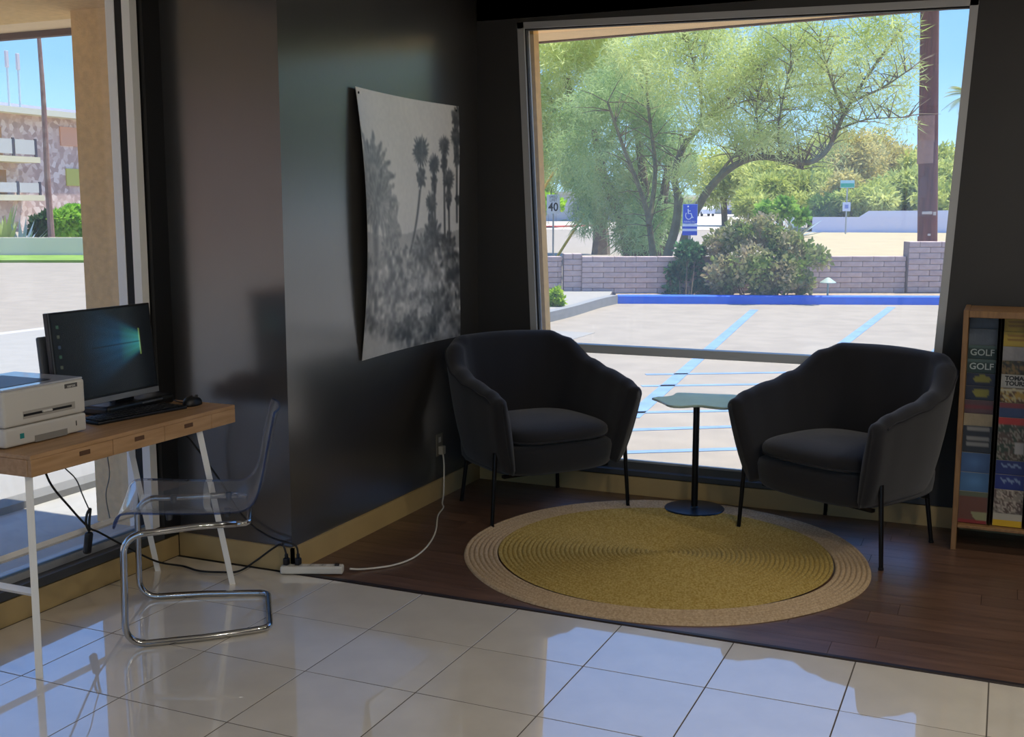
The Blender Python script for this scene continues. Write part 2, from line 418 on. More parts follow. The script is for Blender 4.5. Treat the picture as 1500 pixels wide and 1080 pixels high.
MB().box((XL - .05, LW0, .158), (XL - .04, LW1, .166)).build('glazing_bead', mat('blue_grey_bead', '5f7691', rough=.4), w2)
MB().box((XL - .09, LW0, .15), (XL, LW0 + .05, 2.46)).build('mullion', M_white, w2)
MB().box((-3.358, LW0 + .04, .155), (-3.353, 3.619, 2.46)).build('pane', M_glass, w2)
# overhangs outside
def oe(x): return 6.387 - .102 * (x + 2.70)
ov = MB().prism([(XL - .12, YW), (XR + .3, YW), (XR + .3, max(oe(XR + .3), 5.8)), (XR - .5, max(oe(XR - .5), 5.8)), (XL - .12, oe(XL - .12))], 2, 2.5, 2.98).box((XL - .12, YB - .3, CH + .2), (XR + .3, YW, 2.98)).box((-5.9, YB - .3, 2.5), (XL - .12, 4.86, 2.98))
struct(ov.build('trim_3', M_soffit))
struct(MB().prism([(XL - .12, oe(XL - .12)), (XR - .5, oe(XR - .5)), (XR - .5, oe(XR - .5) + .035), (XL - .12, oe(XL - .12) + .035)], 2, 2.492, 3.0).box((-5.9, 4.86, 2.465), (XL - .12, 4.9, 3.0)).build('trim_4', M_drip))
struct(MB().box((-5.9, 4.2, 2.47), (XL - .12, 4.50, 2.5)).box((-5.9, YB, 2.47), (XL - .12, 4.2, 2.5)).build('trim_5', M_stucco))
struct(MB().box((-4.275, 4.32, GZ), (XL - .1, 4.50, 2.5)).build('wall_fin', M_stucco))
# ceiling lamps added above the frame as fill light for the room
for i, (x, yy) in enumerate([(.55, 2.0), (2.4, 2.0), (.1, -2.6), (1.0, .4), (2.6, -.6), (1.6, 4.4)]):
    t = empty('fill_lamp', (x, yy, CH), 0, 'added unseen ceiling fill lamp ' + ['nearest the tile edge', 'by the right wall beyond the tile edge', 'at the rear left of the room', 'in the middle of the room', 'by the right wall at the rear', 'over the dark planks'][i], 'lamp', 'added ceiling fill lamps')
    MB().lathe([(.095, -.012), (.12, -.012), (.125, 0), (.095, 0)], 24).build('trim_ring', M_white, t)
    MB().lathe([(0, -.006), (.095, -.006), (.095, 0), (0, 0)], 24).build('diffuser', mat('fill_lamp_diffuser', 'ffffff', emit=('fff2dd', 6)), t)
    L = bpy.data.lights.new('fill_light', 'AREA'); L.shape = 'DISK'; L.size = .2; L.energy = FILL_W; L.color = (1, .93, .82)
    lo = bpy.data.objects.new('fill_light', L); COL.objects.link(lo); lo.location = (x, yy, CH - .02)

# ================================================================== OUTSIDE GROUND
def flat(name, pts, z0, z1, m):
    return struct(MB().prism([(p[0], p[1]) for p in pts], 2, z0, z1).build(name, m))
M_asph = mat('pale_asphalt', '9c9180', rough=.95, var=.07, scale=3, bump=.2, bscale=60)  # one pale tone with slight noise for the whole ground
M_sand = mat('pale_sand', 'b3a27c', rough=1, var=.05, scale=.6)
M_conc = mat('pale_concrete', 'a09b90', rough=.95, var=.04, scale=4)
M_curb = mat('grey_curb_concrete', '8f8f8c', rough=.9, var=.06)
M_blue = mat('blue_curb_paint', '1a66d8', rough=.7, var=.06, scale=6)
M_lblue = mat('pale_blue_line_paint', '7795b4', rough=.8, var=.12, scale=5)
flat('ground', [(-900, -300), (700, -300), (700, 1500), (-900, 1500)], GZ - .3, GZ, M_asph)
# planter and pavement beyond the lot
A = Vector((-6.19, 18.61)); D1 = Vector((.934, .357)); N1 = Vector((-.357, .934))
B = A + D1 * 9.0
flat('ground', [A + N1 * .14, B + N1 * .14, B + N1 * 1.4, A + N1 * 1.4], GZ, GZ + .10, mat('planter_gravel', 'a8957a', rough=1, var=.2, scale=14))
cb = tag(MB().prism([(-.0, GZ), (.15, GZ), (.15, GZ + .15), (.02, GZ + .15), (0, GZ + .13)], 0, 0, 9.0).build('curb', M_blue), 'bright blue painted kerb along the far edge of the parking lot', 'kerb')
place(cb, (A.x, A.y, 0), (0, 0, math.atan2(D1.y, D1.x)))
P0 = [fl(803, 473, GZ), fl(845, 462, GZ), fl(880, 451, GZ), fl(905, 444.5, GZ)]
path = [Vector((-6.02, 6.5, 0)), Vector((-6.03, 12.0, 0)), Vector((P0[0].x, P0[0].y, 0)), Vector((P0[1].x, P0[1].y, 0)), Vector((P0[2].x, P0[2].y, 0)), Vector((A.x, A.y, 0))]
path = smooth_path(path, 4)
mbc = MB(); mbp = []
L0 = [(p.x, p.y) for p in path]; L1 = []
for i, p in enumerate(path):
    t = (path[min(i + 1, len(path) - 1)] - path[max(i - 1, 0)]).normalized(); nrm = Vector((-t.y, t.x, 0)); q = p + nrm * .15; L1.append((q.x, q.y))
v = [(x, yy, GZ) for x, yy in L0] + [(x, yy, GZ + .15) for x, yy in L0] + [(x, yy, GZ + .15) for x, yy in L1] + [(x, yy, GZ) for x, yy in L1]
k = len(L0); fc = []
for i in range(k - 1):
    for a in range(3): fc.append((a * k + i, a * k + i + 1, (a + 1) * k + i + 1, (a + 1) * k + i))
fc += [(0, k, 2 * k, 3 * k), (k - 1, 2 * k - 1, 3 * k - 1, 4 * k - 1)]
tag(MB().add(v, fc).build('curb', M_curb), 'bare grey concrete kerb bending past the pale pavement at left of the blue kerb', 'kerb')
flat('ground', L1 + [(A.x - .5, A.y + 1.2), (-7.6, 19.4), (-11.0, 18.0), (-11.0, 6.5)], GZ, GZ + .142, M_conc)
# paint lines on the lot
def stripe(p, q, wd, label):
    d = (q - p); d.z = 0; d.normalize(); nn = Vector((-d.y, d.x, 0)) * wd / 2
    o = MB().prism([(p + nn)[:2], (p - nn)[:2], (q - nn)[:2], (q + nn)[:2]], 2, GZ, GZ + .004).build('parking_line', M_lblue)
    return tag(o, label, 'road marking', 'pale blue lines on the lot')
stripe(fl(1105, 454, GZ), fl(925, 612, GZ), .13, 'long pale blue parking line running from below the bush to beside the side table')
stripe(fl(1306, 450, GZ), fl(1232, 506, GZ), .13, 'pale blue parking line left of the utility pole, ending at the right armchair')
stripe(fl(1430, 462, GZ), fl(1368, 520, GZ), .13, 'short pale blue parking line at the right edge of the window')
for i, (a, b) in enumerate([((946, 549), (1230, 545)), ((940, 566), (1200, 562)), ((925, 605), (1130, 601)), ((905, 631), (1120, 624)), ((890, 664), (1120, 657))]):
    stripe(fl(*a, GZ), fl(*b, GZ), .085, ['farthest', 'second farthest', 'middle', 'second nearest', 'nearest'][i] + ' of the pale blue cross-hatch lines beyond the side table')
# far ground colours
def fan(name, q, z, m, h=.03): return flat(name, [fl(*p, GZ)[:2] for p in q], GZ, GZ + h, m)
fan('ground', [(1095, 398), (1500, 398), (1700, 341), (1130, 341)], 0, M_sand, .02)
fan('ground', [(700, 330), (1080, 326), (1080, 322.5), (700, 325)], 0, M_sand, .12)
rc = MB().prism([(p[0], p[1]) for p in [fl(700, 337, GZ), fl(880, 333.5, GZ), fl(880, 332.5, GZ), fl(700, 335.5, GZ)]], 2, GZ, GZ + .2).build('curb', mat('red_kerb_paint', 'b4473a', rough=.8))
tag(rc, 'thin red kerb along the far side of the street behind the speed limit sign', 'kerb')
# grass, pavement and kerbs on the left
flat('ground', [fl(-200, 385, GZ)[:2], fl(200, 385, GZ)[:2], fl(200, 375, GZ)[:2], fl(-200, 374, GZ)[:2]], GZ, GZ + .08, mat('lawn_grass', '78983a', rough=1, var=.15, scale=1))
flat('ground', [(-11.35, -4), (-10.24, -4), (-10.24, 14), (-11.35, 14)], GZ, GZ + .12, mat('white_pavement', 'bcb8b0', rough=.95))
c2 = MB().box((-4.97, -4, GZ), (-4.82, 6, GZ + .05)).build('curb', mat('weathered_kerb', '77746b', rough=.95)); tag(c2, 'low weathered grey kerb strip outside the left window', 'kerb')
flat('ground', [(-10.24, -4), (-4.97, -4), (-4.97, 14), (-10.24, 14)], GZ, GZ + .004, mat('bleached_road', '98948b', rough=.95, var=.04, scale=2))
flat('ground', [(-4.82, -4), (XL - .1, -4), (XL - .1, 8), (-4.82, 8)], GZ, GZ + .01, mat('walkway_concrete', 'a9a69e', rough=.9, var=.05, scale=5))
# sloping street in the distance
rv = [dist(560, 335, 95), dist(1110, 335, 95), dist(1110, 312, 200), dist(900, 312, 200)]
o = MB().add([(p.x, p.y, z) for p, z in zip(rv, (GZ + .02, GZ + .02, 1.0, 1.0))] + [(p.x, p.y, GZ - .2) for p in rv], [(0, 1, 2, 3), (7, 6, 5, 4), (0, 4, 5, 1), (1, 5, 6, 2), (2, 6, 7, 3), (3, 7, 4, 0)]).build('ground', mat('pale_road', 'cbbfae', rough=.95)); struct(o)

# ================================================================== OUTSIDE THINGS
M_block = mat('slump_block', 'b8a097', col2='d0b9ad', rough=.95, scale=5, objrand=.09, bump=.3, bscale=40)
M_mortar = mat('block_mortar', '8f7f76', rough=1)
blk = {}
def block_wall(p, ang, length, courses, label, z0=GZ, th=.2, bl=.4, ch=.1):
    t = empty('block_wall', (p[0], p[1], z0), ang, label, 'wall')
    MB().box((0, .012, 0), (length, th - .012, courses * ch - .008)).build('mortar_core', M_mortar, t)
    for c in range(courses):
        x = -(bl / 2) * (c % 2)
        while x < length - .02:
            a, b = max(x, 0), min(x + bl, length); ln = round(b - a, 3); x += bl
            if ln < .03: continue
            key = (ln, th)
            if key not in blk:
                blk[key] = MB().rbox((-ln / 2 + .005, 0, .005), (ln / 2 - .005, th, ch - .005), .008, 1).build('block', M_block).data
                bpy.data.objects.remove([o for o in bpy.data.objects if o.data == blk[key]][0])
            o = bpy.data.objects.new('block', blk[key]); COL.objects.link(o); o.parent = t
            rq = random.Random(c * 31 + int(a * 100)); o.location = ((a + b) / 2, rq.uniform(-.006, .006), c * ch)
    return t
wang = math.atan2(D1.y, D1.x)
Wc = fl(852, 438, GZ); Wp = fl(1325, 437, GZ)
wang2 = math.atan2(Wp.y - Wc.y, Wp.x - Wc.x)
block_wall((Wc.x, Wc.y), wang2, (Wp - Wc).length, 8, 'long low pinkish-brown block wall behind the bush and the blue kerb', ch=.0975)
block_wall((Wp.x + .02 + .06 * math.sin(wang2), Wp.y - .06 * math.cos(wang2)), wang2, 2.4, 10, 'taller block wall section at the right, in front of the utility pole', th=.3, ch=.105)
block_wall((Wc.x - .32, Wc.y - .1), wang2, .34, 8, 'short block pilaster standing proud at the left corner of the low wall', th=.34, ch=.104, bl=.34)
Wl = (Wc.x - .36, Wc.y - .02)
block_wall((Wl[0] - 2.9, Wl[1] - 2.3), math.atan2(2.3, 2.9), 3.68, 8, 'block wall returning left from the corner pilaster', ch=.0975)

def strands(rng, C, rad, n, L, W, droop=.3, up=0.0, quad=False):
    """n thin leaf slivers scattered in an ellipsoid of radius rad about C; returns verts, faces arrays"""
    d = rng.normal(size=(n, 3)); d /= np.linalg.norm(d, axis=1)[:, None]
    r = rng.random(n) ** .45
    P = np.array(C) + d * r[:, None] * np.array(rad)
    t = rng.normal(size=(n, 3)) + d * .6; t[:, 2] += up - droop; t /= np.linalg.norm(t, axis=1)[:, None]
    s = np.cross(t, rng.normal(size=(n, 3))); s /= np.linalg.norm(s, axis=1)[:, None]
    ln = L * (.6 + .8 * rng.random(n))[:, None]; wd = W * (.6 + .8 * rng.random(n))[:, None]
    if quad:
        V = np.stack([P, P + t * ln * .5 + s * wd * .5, P + t * ln, P + t * ln * .5 - s * wd * .5], 1)
    else:
        V = np.stack([P - s * wd * .5, P + s * wd * .5, P + t * ln], 1)
    return V
def foliage(name, Vs, m, parent):
    V = np.concatenate(Vs); n, k, _ = V.shape
    me = bpy.data.meshes.new(name)
    me.vertices.add(n * k); me.vertices.foreach_set('co', V.reshape(-1).astype(np.float32))
    me.loops.add(n * k); me.loops.foreach_set('vertex_index', np.arange(n * k, dtype=np.int32))
    me.polygons.add(n); me.polygons.foreach_set('loop_start', np.arange(n, dtype=np.int32) * k)
    me.update(calc_edges=True); me.validate()
    me.materials.append(m)
    o = bpy.data.objects.new(name, me); COL.objects.link(o); o.parent = parent; o['kind'] = 'stuff'
    return o
M_bark = mat('green_grey_bark', '6f6a4a', rough=.95, var=.2, scale=6)
M_bark2 = mat('brown_bark', '76664f', rough=.95, var=.2, scale=6)

# --- palo verde with arching limbs behind the wall
DT = 27.0
def tp(x, y, d=0.0): return dist(x, y, DT + d)
base = fl(985, 420, GZ); base = dist(985, 400, DT); base.z = GZ
pv = empty('palo_verde_tree', base, 0, 'large feathery tree with arching green limbs behind the block wall and blue sign', 'tree')
rel = lambda p: p - base
tr = MB()
limbs = [
 [(975, 410, 0), (978, 375, 0), (990, 330, 0), (993, 290, .1), (988, 255, .2), (1003, 212, .3), (1038, 172, .3), (1080, 128, 0), (1112, 100, -.3)],
 [(1035, 175, .3), (1062, 160, .6), (1100, 146, .9), (1135, 150, 1.1)],
 [(985, 410, 0), (998, 365, -.1), (1012, 325, -.2), (1040, 275, -.4), (1075, 243, -.6), (1112, 230, -.8), (1150, 234, -1), (1185, 238, -1.1), (1210, 222, -1.1), (1224, 195, -1.0), (1240, 160, -.9), (1275, 105, -.7), (1320, 45, -.5)],
 [(1045, 268, -.4), (1072, 232, -.1), (1105, 208, .3), (1150, 200, .5)],
 [(1028, 178, .2), (1026, 130, .1), (1014, 85, -.1), (1003, 50, -.2)],
 [(1026, 150, .1), (1030, 95, .3), (1034, 40, .5)],
 [(960, 410, .3), (955, 360, .4), (945, 300, .6), (915, 220, .8), (890, 150, 1)],
 [(950, 330, .4), (960, 250, 1), (950, 160, 1.4), (945, 80, 1.6)],
 [(1118, 230, -.8), (1112, 195, -.6), (1108, 150, -.4), (1120, 90, 0)],
 [(1145, 234, -1), (1140, 190, -1.2), (1150, 130, -1.2), (1165, 70, -1)],
 [(1236, 165, -.9), (1215, 110, -1.3), (1200, 55, -1.5)],
 [(1245, 150, -.9), (1290, 130, -1.2), (1335, 100, -1.3)],
 [(1228, 190, -1), (1270, 175, -1.3), (1330, 172, -1.4)],
 [(1165, 236, -1), (1172, 243, -1), (1176, 248, -1)],
]
rad0 = [.13, .045, .115, .04, .045, .035, .10, .07, .03, .035, .04, .035, .025, .05]
rng = np.random.default_rng(7); rr_ = random.Random(7)
tips = []
for L, r0 in zip(limbs, rad0):
    P = smooth_path([rel(tp(*q)) for q in L], 4); m_ = len(P)
    tr.tube(P, [r0 * (1 - .72 * i / (m_ - 1)) for i in range(m_)], 6)
    for i in range(m_ // 3, m_): tips.append(P[i])
twigs = MB()
for p in tips:
    for _ in range(3):
        d = Vector((rr_.uniform(-1, 1), rr_.uniform(-1, 1), rr_.uniform(-.1, 1.2))).normalized() * rr_.uniform(.4, 1.1)
        twigs.tube([p, p + d * .5 + Vector((0, 0, .04)), p + d], [.016, .011, .004], 3, cap=False)
tr.build('trunk', M_bark, pv, smooth=True)
tag(twigs.build('twigs', M_bark2, pv), kind='stuff')
clus = [(1000, 60, 55, 1), (1060, 60, 55, 1.1), (1125, 55, 55, 1), (1105, 120, 52, 1), (1060, 115, 45, .8), (1180, 75, 50, .8), (1245, 75, 48, .55), (1300, 55, 42, .55), (1240, 135, 45, .45), (1180, 140, 45, .6), (1040, 190, 36, .6), (1120, 180, 42, .6), (1290, 140, 40, .22), (940, 60, 50, 1), (1150, 205, 30, .35), (1085, 205, 30, .4), (980, 130, 50, .9), (1010, 250, 30, .3), (1325, 110, 30, .15), (1220, 195, 35, .3), (1310, 180, 30, .12)]
Vs = []; sc = DT / F_PX
for x, yy, r_, den in clus:
    for q in range(4):
        a = rr_.uniform(0, 6.28); c = rel(tp(x + math.cos(a) * r_ * .5, yy + math.sin(a) * r_ * .45, rr_.uniform(-1.6, 1.6)))
        Vs.append(strands(rng, c, (r_ * sc * .75,) * 3, int(520 * den), .26, .022, droop=.1))
foliage('foliage', Vs, leaf_mat('palo_verde_leaves', 'b0c068', 'dfe8a0'), pv)

# --- feathery willow-like tree left of it (several dark trunks)
def wispy(base, limbs, rad0, clus, D, name, label, m, n=520, L=.3, W=.03, bark=M_bark2, droop=.5, depth=1.8, seed=3):
    t = empty(name, base, 0, label, 'tree'); tr = MB(); rg = np.random.default_rng(seed); rq = random.Random(seed)
    for Lm, r0 in zip(limbs, rad0):
        P = smooth_path([dist(x, yy, D + d) - base for x, yy, d in Lm], 3); m_ = len(P)
        tr.tube(P, [r0 * (1 - .7 * i / (m_ - 1)) for i in range(m_)], 6)
    tr.build('trunk', bark, t, smooth=True)
    Vs = []
    for x, yy, r_, den in clus:
        for q in range(4):
            a = rq.uniform(0, 6.28); c = dist(x + math.cos(a) * r_ * .5, yy + math.sin(a) * r_ * .5, D + rq.uniform(-1, 1) * depth) - base
            Vs.append(strands(rg, c, (r_ * D / F_PX * .75,) * 3, int(n * den), L, W, droop=droop))
    foliage('foliage', Vs, m, t)
    return t
def gb(x, D): p = dist(x, 400, D); p.z = GZ; return p
wispy(gb(945, 36), [[(925, 383, 0), (915, 330, 0), (885, 260, 0), (870, 190, 0)], [(940, 383, .3), (945, 320, .3), (940, 240, .4), (925, 140, .4)], [(955, 383, -.3), (965, 330, -.3), (975, 270, -.4), (985, 200, -.6)], [(968, 383, 0), (985, 330, 0), (1000, 290, 0)]],
      [.28, .26, .24, .15], [(900, 160, 55, 1), (860, 220, 50, 1), (940, 200, 60, 1.2), (900, 270, 55, 1.3), (955, 270, 50, 1.2), (935, 325, 42, 1.1), (870, 300, 40, .7), (980, 230, 35, .8), (850, 150, 40, .8), (985, 310, 28, .6), (840, 270, 32, .6), (960, 150, 40, .7), (915, 110, 45, .8)], 36, 'feathery_tree',
      'dense blue-green feathery tree with several trunks, left of the blue sign', leaf_mat('feathery_leaves', '92ac66', 'c2d698'), n=700, seed=5)
wispy(gb(880, 41.5), [[(880, 374, 0), (880, 340, 0), (870, 280, 0), (845, 200, 0), (830, 110, 0)], [(868, 270, 0), (900, 190, 0), (905, 110, 0)], [(850, 220, 0), (815, 170, 0), (795, 110, 0)]],
      [.36, .2, .18], [(800, 110, 45, 1), (845, 80, 45, 1), (895, 95, 45, .9), (815, 180, 42, 1), (860, 150, 45, .9), (800, 250, 32, .55), (840, 240, 32, .6), (905, 50, 35, .8), (780, 60, 35, .9), (825, 60, 38, 1), (865, 50, 36, .9), (790, 160, 38, 1), (880, 130, 40, .8), (795, 215, 32, .8)], 41.5, 'roadside_tree',
      'yellow-green roadside tree with a single grey trunk behind the speed limit sign', leaf_mat('yellow_green_leaves', 'c4d070', 'e6eca8'), n=560, L=.34, W=.04, seed=9)

# --- bushes at the kerb
def bush(base, blobs, D, name, label, m, cat='bush', L=.09, W=.06, n=900, stems=10, seed=1, depth=.5):
    t = empty(name, base, 0, label, cat); rg = np.random.default_rng(seed); rq = random.Random(seed); Vs = []; s = MB()
    for x, yy, r_, den in blobs:
        c = dist(x, yy, D + rq.uniform(-1, 1) * depth) - base
        Vs.append(strands(rg, c, (r_ * D / F_PX,) * 3, int(n * den), L, W, droop=0, up=.3, quad=True))
        for k in range(2):
            e_ = c + Vector((rq.uniform(-.6, .6), rq.uniform(-.3, .3), rq.uniform(-.1, .3))) * (r_ * D / F_PX)
            s.tube([Vector((c.x * .55, .25 + c.y * .3, 0)), c * .7 + Vector((0, .1, 0)), e_], [.012, .009, .003], 4, cap=False)
    tag(s.build('stems', M_bark2, t), kind='stuff')
    foliage('foliage', Vs, m, t)
    return t
bb = fl(1120, 436, GZ + .1)
bush(bb, [(1060, 400, 26, 1), (1055, 360, 24, .9), (1085, 345, 26, 1), (1120, 340, 26, 1), (1150, 360, 26, .9), (1100, 390, 32, 1.2), (1150, 400, 28, 1), (1180, 372, 20, .5), (1200, 380, 16, .3), (1175, 415, 18, .6), (1060, 424, 16, .6), (1120, 422, 20, .8)], 20.6, 'spreading_bush',
     'large twiggy olive and brown bush spilling over the low wall at the blue kerb', leaf_mat('olive_brown_leaves', '7f944a', 'c0ae88', scale=2.2, trans=.3), n=800)
bb = fl(1003, 436, GZ + .1)
bush(bb, [(1000, 420, 18, 1), (990, 400, 16, .9), (1015, 395, 18, 1), (1005, 370, 16, .9), (1020, 370, 13, .6), (985, 428, 12, .6), (1025, 425, 13, .7)], 20.9, 'dark_shrub',
     'dark green shrub under the blue accessible parking sign', leaf_mat('dark_green_leaves', '3d6039', '6f9a63', scale=4, trans=.25), n=620, seed=2, depth=.2)
bb = fl(812, 452, GZ + .14)
bush(bb, [(812, 436, 9, 1), (806, 445, 8, .8), (820, 441, 8, .8), (816, 427, 5, .4)], 17.4, 'yellow_green_shrub',
     'small bright yellow-green shrub in front of the wall by the left window edge', leaf_mat('lime_leaves', '8fb32c', 'c8dc58', trans=.4), n=260, L=.07, W=.04, seed=8, depth=.1)
# loose litter of far greenery beyond the street
bush(gb(806, 100), [(800, 296, 12, 1), (818, 300, 9, .8), (790, 292, 10, .8)], 100, 'lime_hedge_bush', 'lime green bush beyond the street left of the speed limit sign', leaf_mat('lime_hedge_leaves', '8fbf20', 'b8dc40'), L=.4, W=.3, n=300, seed=12, depth=.3)
bush(gb(1150, 62), [(1150, 305, 16, 1), (1120, 310, 12, .8), (1175, 318, 12, .6)], 62, 'garden_bush', 'fresh green garden bush between the spreading bush and the white wall', leaf_mat('garden_leaves', '6f9a3a', 'a5c95a'), L=.3, W=.2, n=420, seed=13, depth=.4)
# --- background tree masses
def crown(i, x, y, rx, ry, D, label, m, seed):
    b = gb(x, D); t = empty('background_tree', b, 0, label, 'tree', 'background trees'); rg = np.random.default_rng(seed); rq = random.Random(seed)
    s = D / F_PX; top = dist(x, y, D) - b
    MB().tube(smooth_path([Vector((0, 0, 0)), top * .5 + Vector((rq.uniform(-.4, .4), 0, 0)), top], 3), [.3] * 6 + [.15], 6).build('trunk', M_bark2, t)
    Vs = []
    for k in range(14):
        a = rq.uniform(0, 6.28); q = math.sqrt(rq.random()) * .75
        c = dist(x + math.cos(a) * rx * q, y + math.sin(a) * ry * q, D + rq.uniform(-2.5, 2.5)) - b
        Vs.append(strands(rg, c, (rx * s * .5, rx * s * .5, ry * s * .5), 520, .55, .16, droop=.1, quad=True))
    foliage('foliage', Vs, m, t)
mA = leaf_mat('olive_crown_leaves', 'b3bc5c', 'dce08c', scale=.35); mB = leaf_mat('golden_crown_leaves', 'c0b566', 'e2d694', scale=.35); mC = leaf_mat('deep_crown_leaves', '6d8a44', 'a0b562', scale=.4)
for i, (x, y, rx, ry, D, lb, mm) in enumerate([
    (1060, 255, 48, 45, 108, 'pale olive tree beyond the parked cars, leftmost of the background trees', mA),
    (1125, 262, 48, 42, 100, 'light green rounded tree behind the tip of the lowest arching limb', mA),
    (1185, 275, 42, 40, 96, 'yellow-green tree directly left of the teal street name sign', mA),
    (1245, 250, 50, 55, 104, 'golden olive tree behind the teal street name sign', mB),
    (1300, 235, 48, 42, 112, 'high brownish tree crown between the street name sign and the utility pole', mB),
    (1325, 285, 50, 32, 94, 'low bright bushy tree above the white wall left of the utility pole', mA),
    (1395, 265, 48, 55, 98, 'dense light tree right of the utility pole', mA),
    (1215, 302, 26, 14, 92, 'small dark green tree at the left end of the white wall', mC),
    (780, 270, 36, 40, 120, 'grey-green tree seen at the far left edge of the view', mC),
    (1112, 296, 34, 18, 90, 'low light green bushy tree under the arching limb tip, left of the garden bush', mA),
    (1140, 285, 46, 26, 93, 'broad pale tree behind the fresh green garden bush', mA),
    (1195, 240, 45, 36, 106, 'upper light olive crown between the garden bush and the street name sign', mA),
    (1270, 292, 44, 22, 91, 'low yellow-green tree behind the step of the white wall', mA),
    (1240, 285, 36, 28, 94, 'golden low tree directly behind the small pale sign', mB),
    (1360, 250, 44, 40, 106, 'pale tree crown directly behind the utility pole', mA),
    (1390, 295, 46, 22, 91, 'low bright tree above the white wall right of the utility pole', mA),
    (1470, 250, 50, 60, 100, 'pale olive tree at the far right, mostly hidden by the wall', mA)]):
    crown(i, x, y, rx, ry, D, lb, mm, 40 + i)
for i, (az, D, h, r_) in enumerate([(8, 34, 5.2, 3.2), (17, 28, 5.0, 3.0), (27, 25, 4.6, 2.8), (38, 30, 5.4, 3.4), (50, 27, 4.8, 3.0), (-62, 46, 5.0, 3.2), (-75, 44, 4.6, 3.0), (-90, 40, 4.6, 3.0)]):
    b = Vector((math.sin(R(az)) * D, math.cos(R(az)) * D, GZ)); t = empty('shade_tree', b, 0, 'shade tree outside the frame, %s' % ['first right of the utility pole', 'second right of the utility pole', 'third right of the utility pole', 'fourth right of the utility pole', 'fifth right of the utility pole', 'first left of the apartment building', 'second left of the apartment building', 'third left of the apartment building'][i], 'tree')
    rg = np.random.default_rng(70 + i); rq = random.Random(i); top = Vector((0, 0, h * .75))
    MB().tube([Vector((0, 0, 0)), Vector((.15, 0, h * .4)), top], [.2, .16, .08], 7).build('trunk', M_bark2, t)
    foliage('foliage', [strands(rg, top + Vector((rq.uniform(-1, 1), rq.uniform(-1, 1), rq.uniform(-.3, .5))) * r_ * .6, (r_ * .5,) * 3, 900, .4, .09, quad=True) for _ in range(10)], mA if i % 2 else mC, t)
# --- palms
def palm(base, h, lean, nf, fl_, name, label, m, cr=.18, seed=1, trunk=M_bark2, droop=.9, skirt=False):
    t = empty(name, base, 0, label, 'palm tree'); rq = random.Random(seed)
    top = Vector((lean[0], lean[1], h))
    P = smooth_path([Vector((0, 0, 0)), top * .5 + Vector((lean[0] * -.1, 0, 0)), top], 8)
    MB().tube(P, [cr * (1.25 - .4 * i / len(P)) for i in range(len(P))], 8).build('trunk', trunk, t, smooth=True)
    for k in range(nf):
        a = k * 2.399 + rq.uniform(-.2, .2); el = rq.uniform(-.5, 1.1); d = Vector((math.cos(a) * math.cos(el), math.sin(a) * math.cos(el), math.sin(el)))
        mb = MB(); pts = []
        for i in range(8):
            q = i / 7; pts.append(top + d * fl_ * q + Vector((0, 0, -droop * fl_ * .45 * q * q)))
        mb.tube(pts, [.025 * (1 - .8 * i / 7) for i in range(8)], 4, cap=False)
        for i in range(1, 8):
            for sgn in (-1, 1):
                for sub in (0, .33, .66):
                    q = min(6.99, i - sub); i0 = int(q); p = pts[i0].lerp(pts[i0 + 1], q - i0); td = (pts[i0 + 1] - pts[i0]).normalized(); sd = td.cross(Vector((0, 0, 1))).normalized() * sgn
                    ll = fl_ * .28 * math.sin(math.pi * min(.92, (q + .6) / 8)); e = p + sd * ll * .85 + td * ll * .45 + Vector((0, 0, -ll * .35))
                    wv = td * .03 * fl_ / 2; mb.add([p - wv, p + wv, e], [(0, 1, 2)])
        mb.build('frond', m, t, fix=False)
    return t
p = gb(1402, 110); palm(p, 11.8, (.3, 0), 26, 2.5, 'fan_palm', 'distant palm with a bushy crown at the right edge of the window', leaf_mat('fan_palm_leaves', '6c7f3c', 'b9b976'), seed=6, cr=.3)
# --- utility pole
pb = fl(1357, 392, GZ); D_ = math.hypot(pb.x, pb.y); D_ = 30.0; pb = dist(1358, 400, D_); pb.z = GZ
ptop = dist(1362, 0, D_)
pl = empty('utility_pole', pb, 0, 'thick reddish-brown wooden utility pole behind the taller block wall', 'pole')
dv = (ptop - pb); dv = dv / dv.z; H_ = 9.5
MB().tube([dv * (H_ * i / 12) for i in range(13)], [.242 - .003 * i for i in range(13)], 20).build('post', mat('reddish_pole_wood', '7d463e', col2='5f332f', rough=.9, scale=2.5, stretch=(6, 6, .5)), pl, smooth=True)
z_ = dist(1358, 205, D_).z - GZ
MB().tube([dv * (z_ - .58) + Vector((-.03, -.035, 0)), dv * (z_ + .58) + Vector((-.03, -.035, 0))], .226, 20).build('bare_patch', mat('pale_pole_patch', 'a97c6c', rough=.9, var=.1), pl, smooth=True)
for (x, yy, ww, hh) in ((1358, 312, .24, .07), (1369, 313, .07, .08), (1361, 344, .07, .05), (1352, 275, .16, .5)):
    q = dist(x, yy, D_ - .26) - pb
    o = MB().rbox((-ww / 2, -.02, -hh / 2), (ww / 2, .02, hh / 2), .006, 1).build('tag_plate', mat('pole_plate', 'cdbfb8', rough=.6) if hh < .3 else mat('pole_weathered_plate', '6f4340', rough=.8), pl); place(o, q, (0, 0, math.atan2(-pb.x, pb.y)))
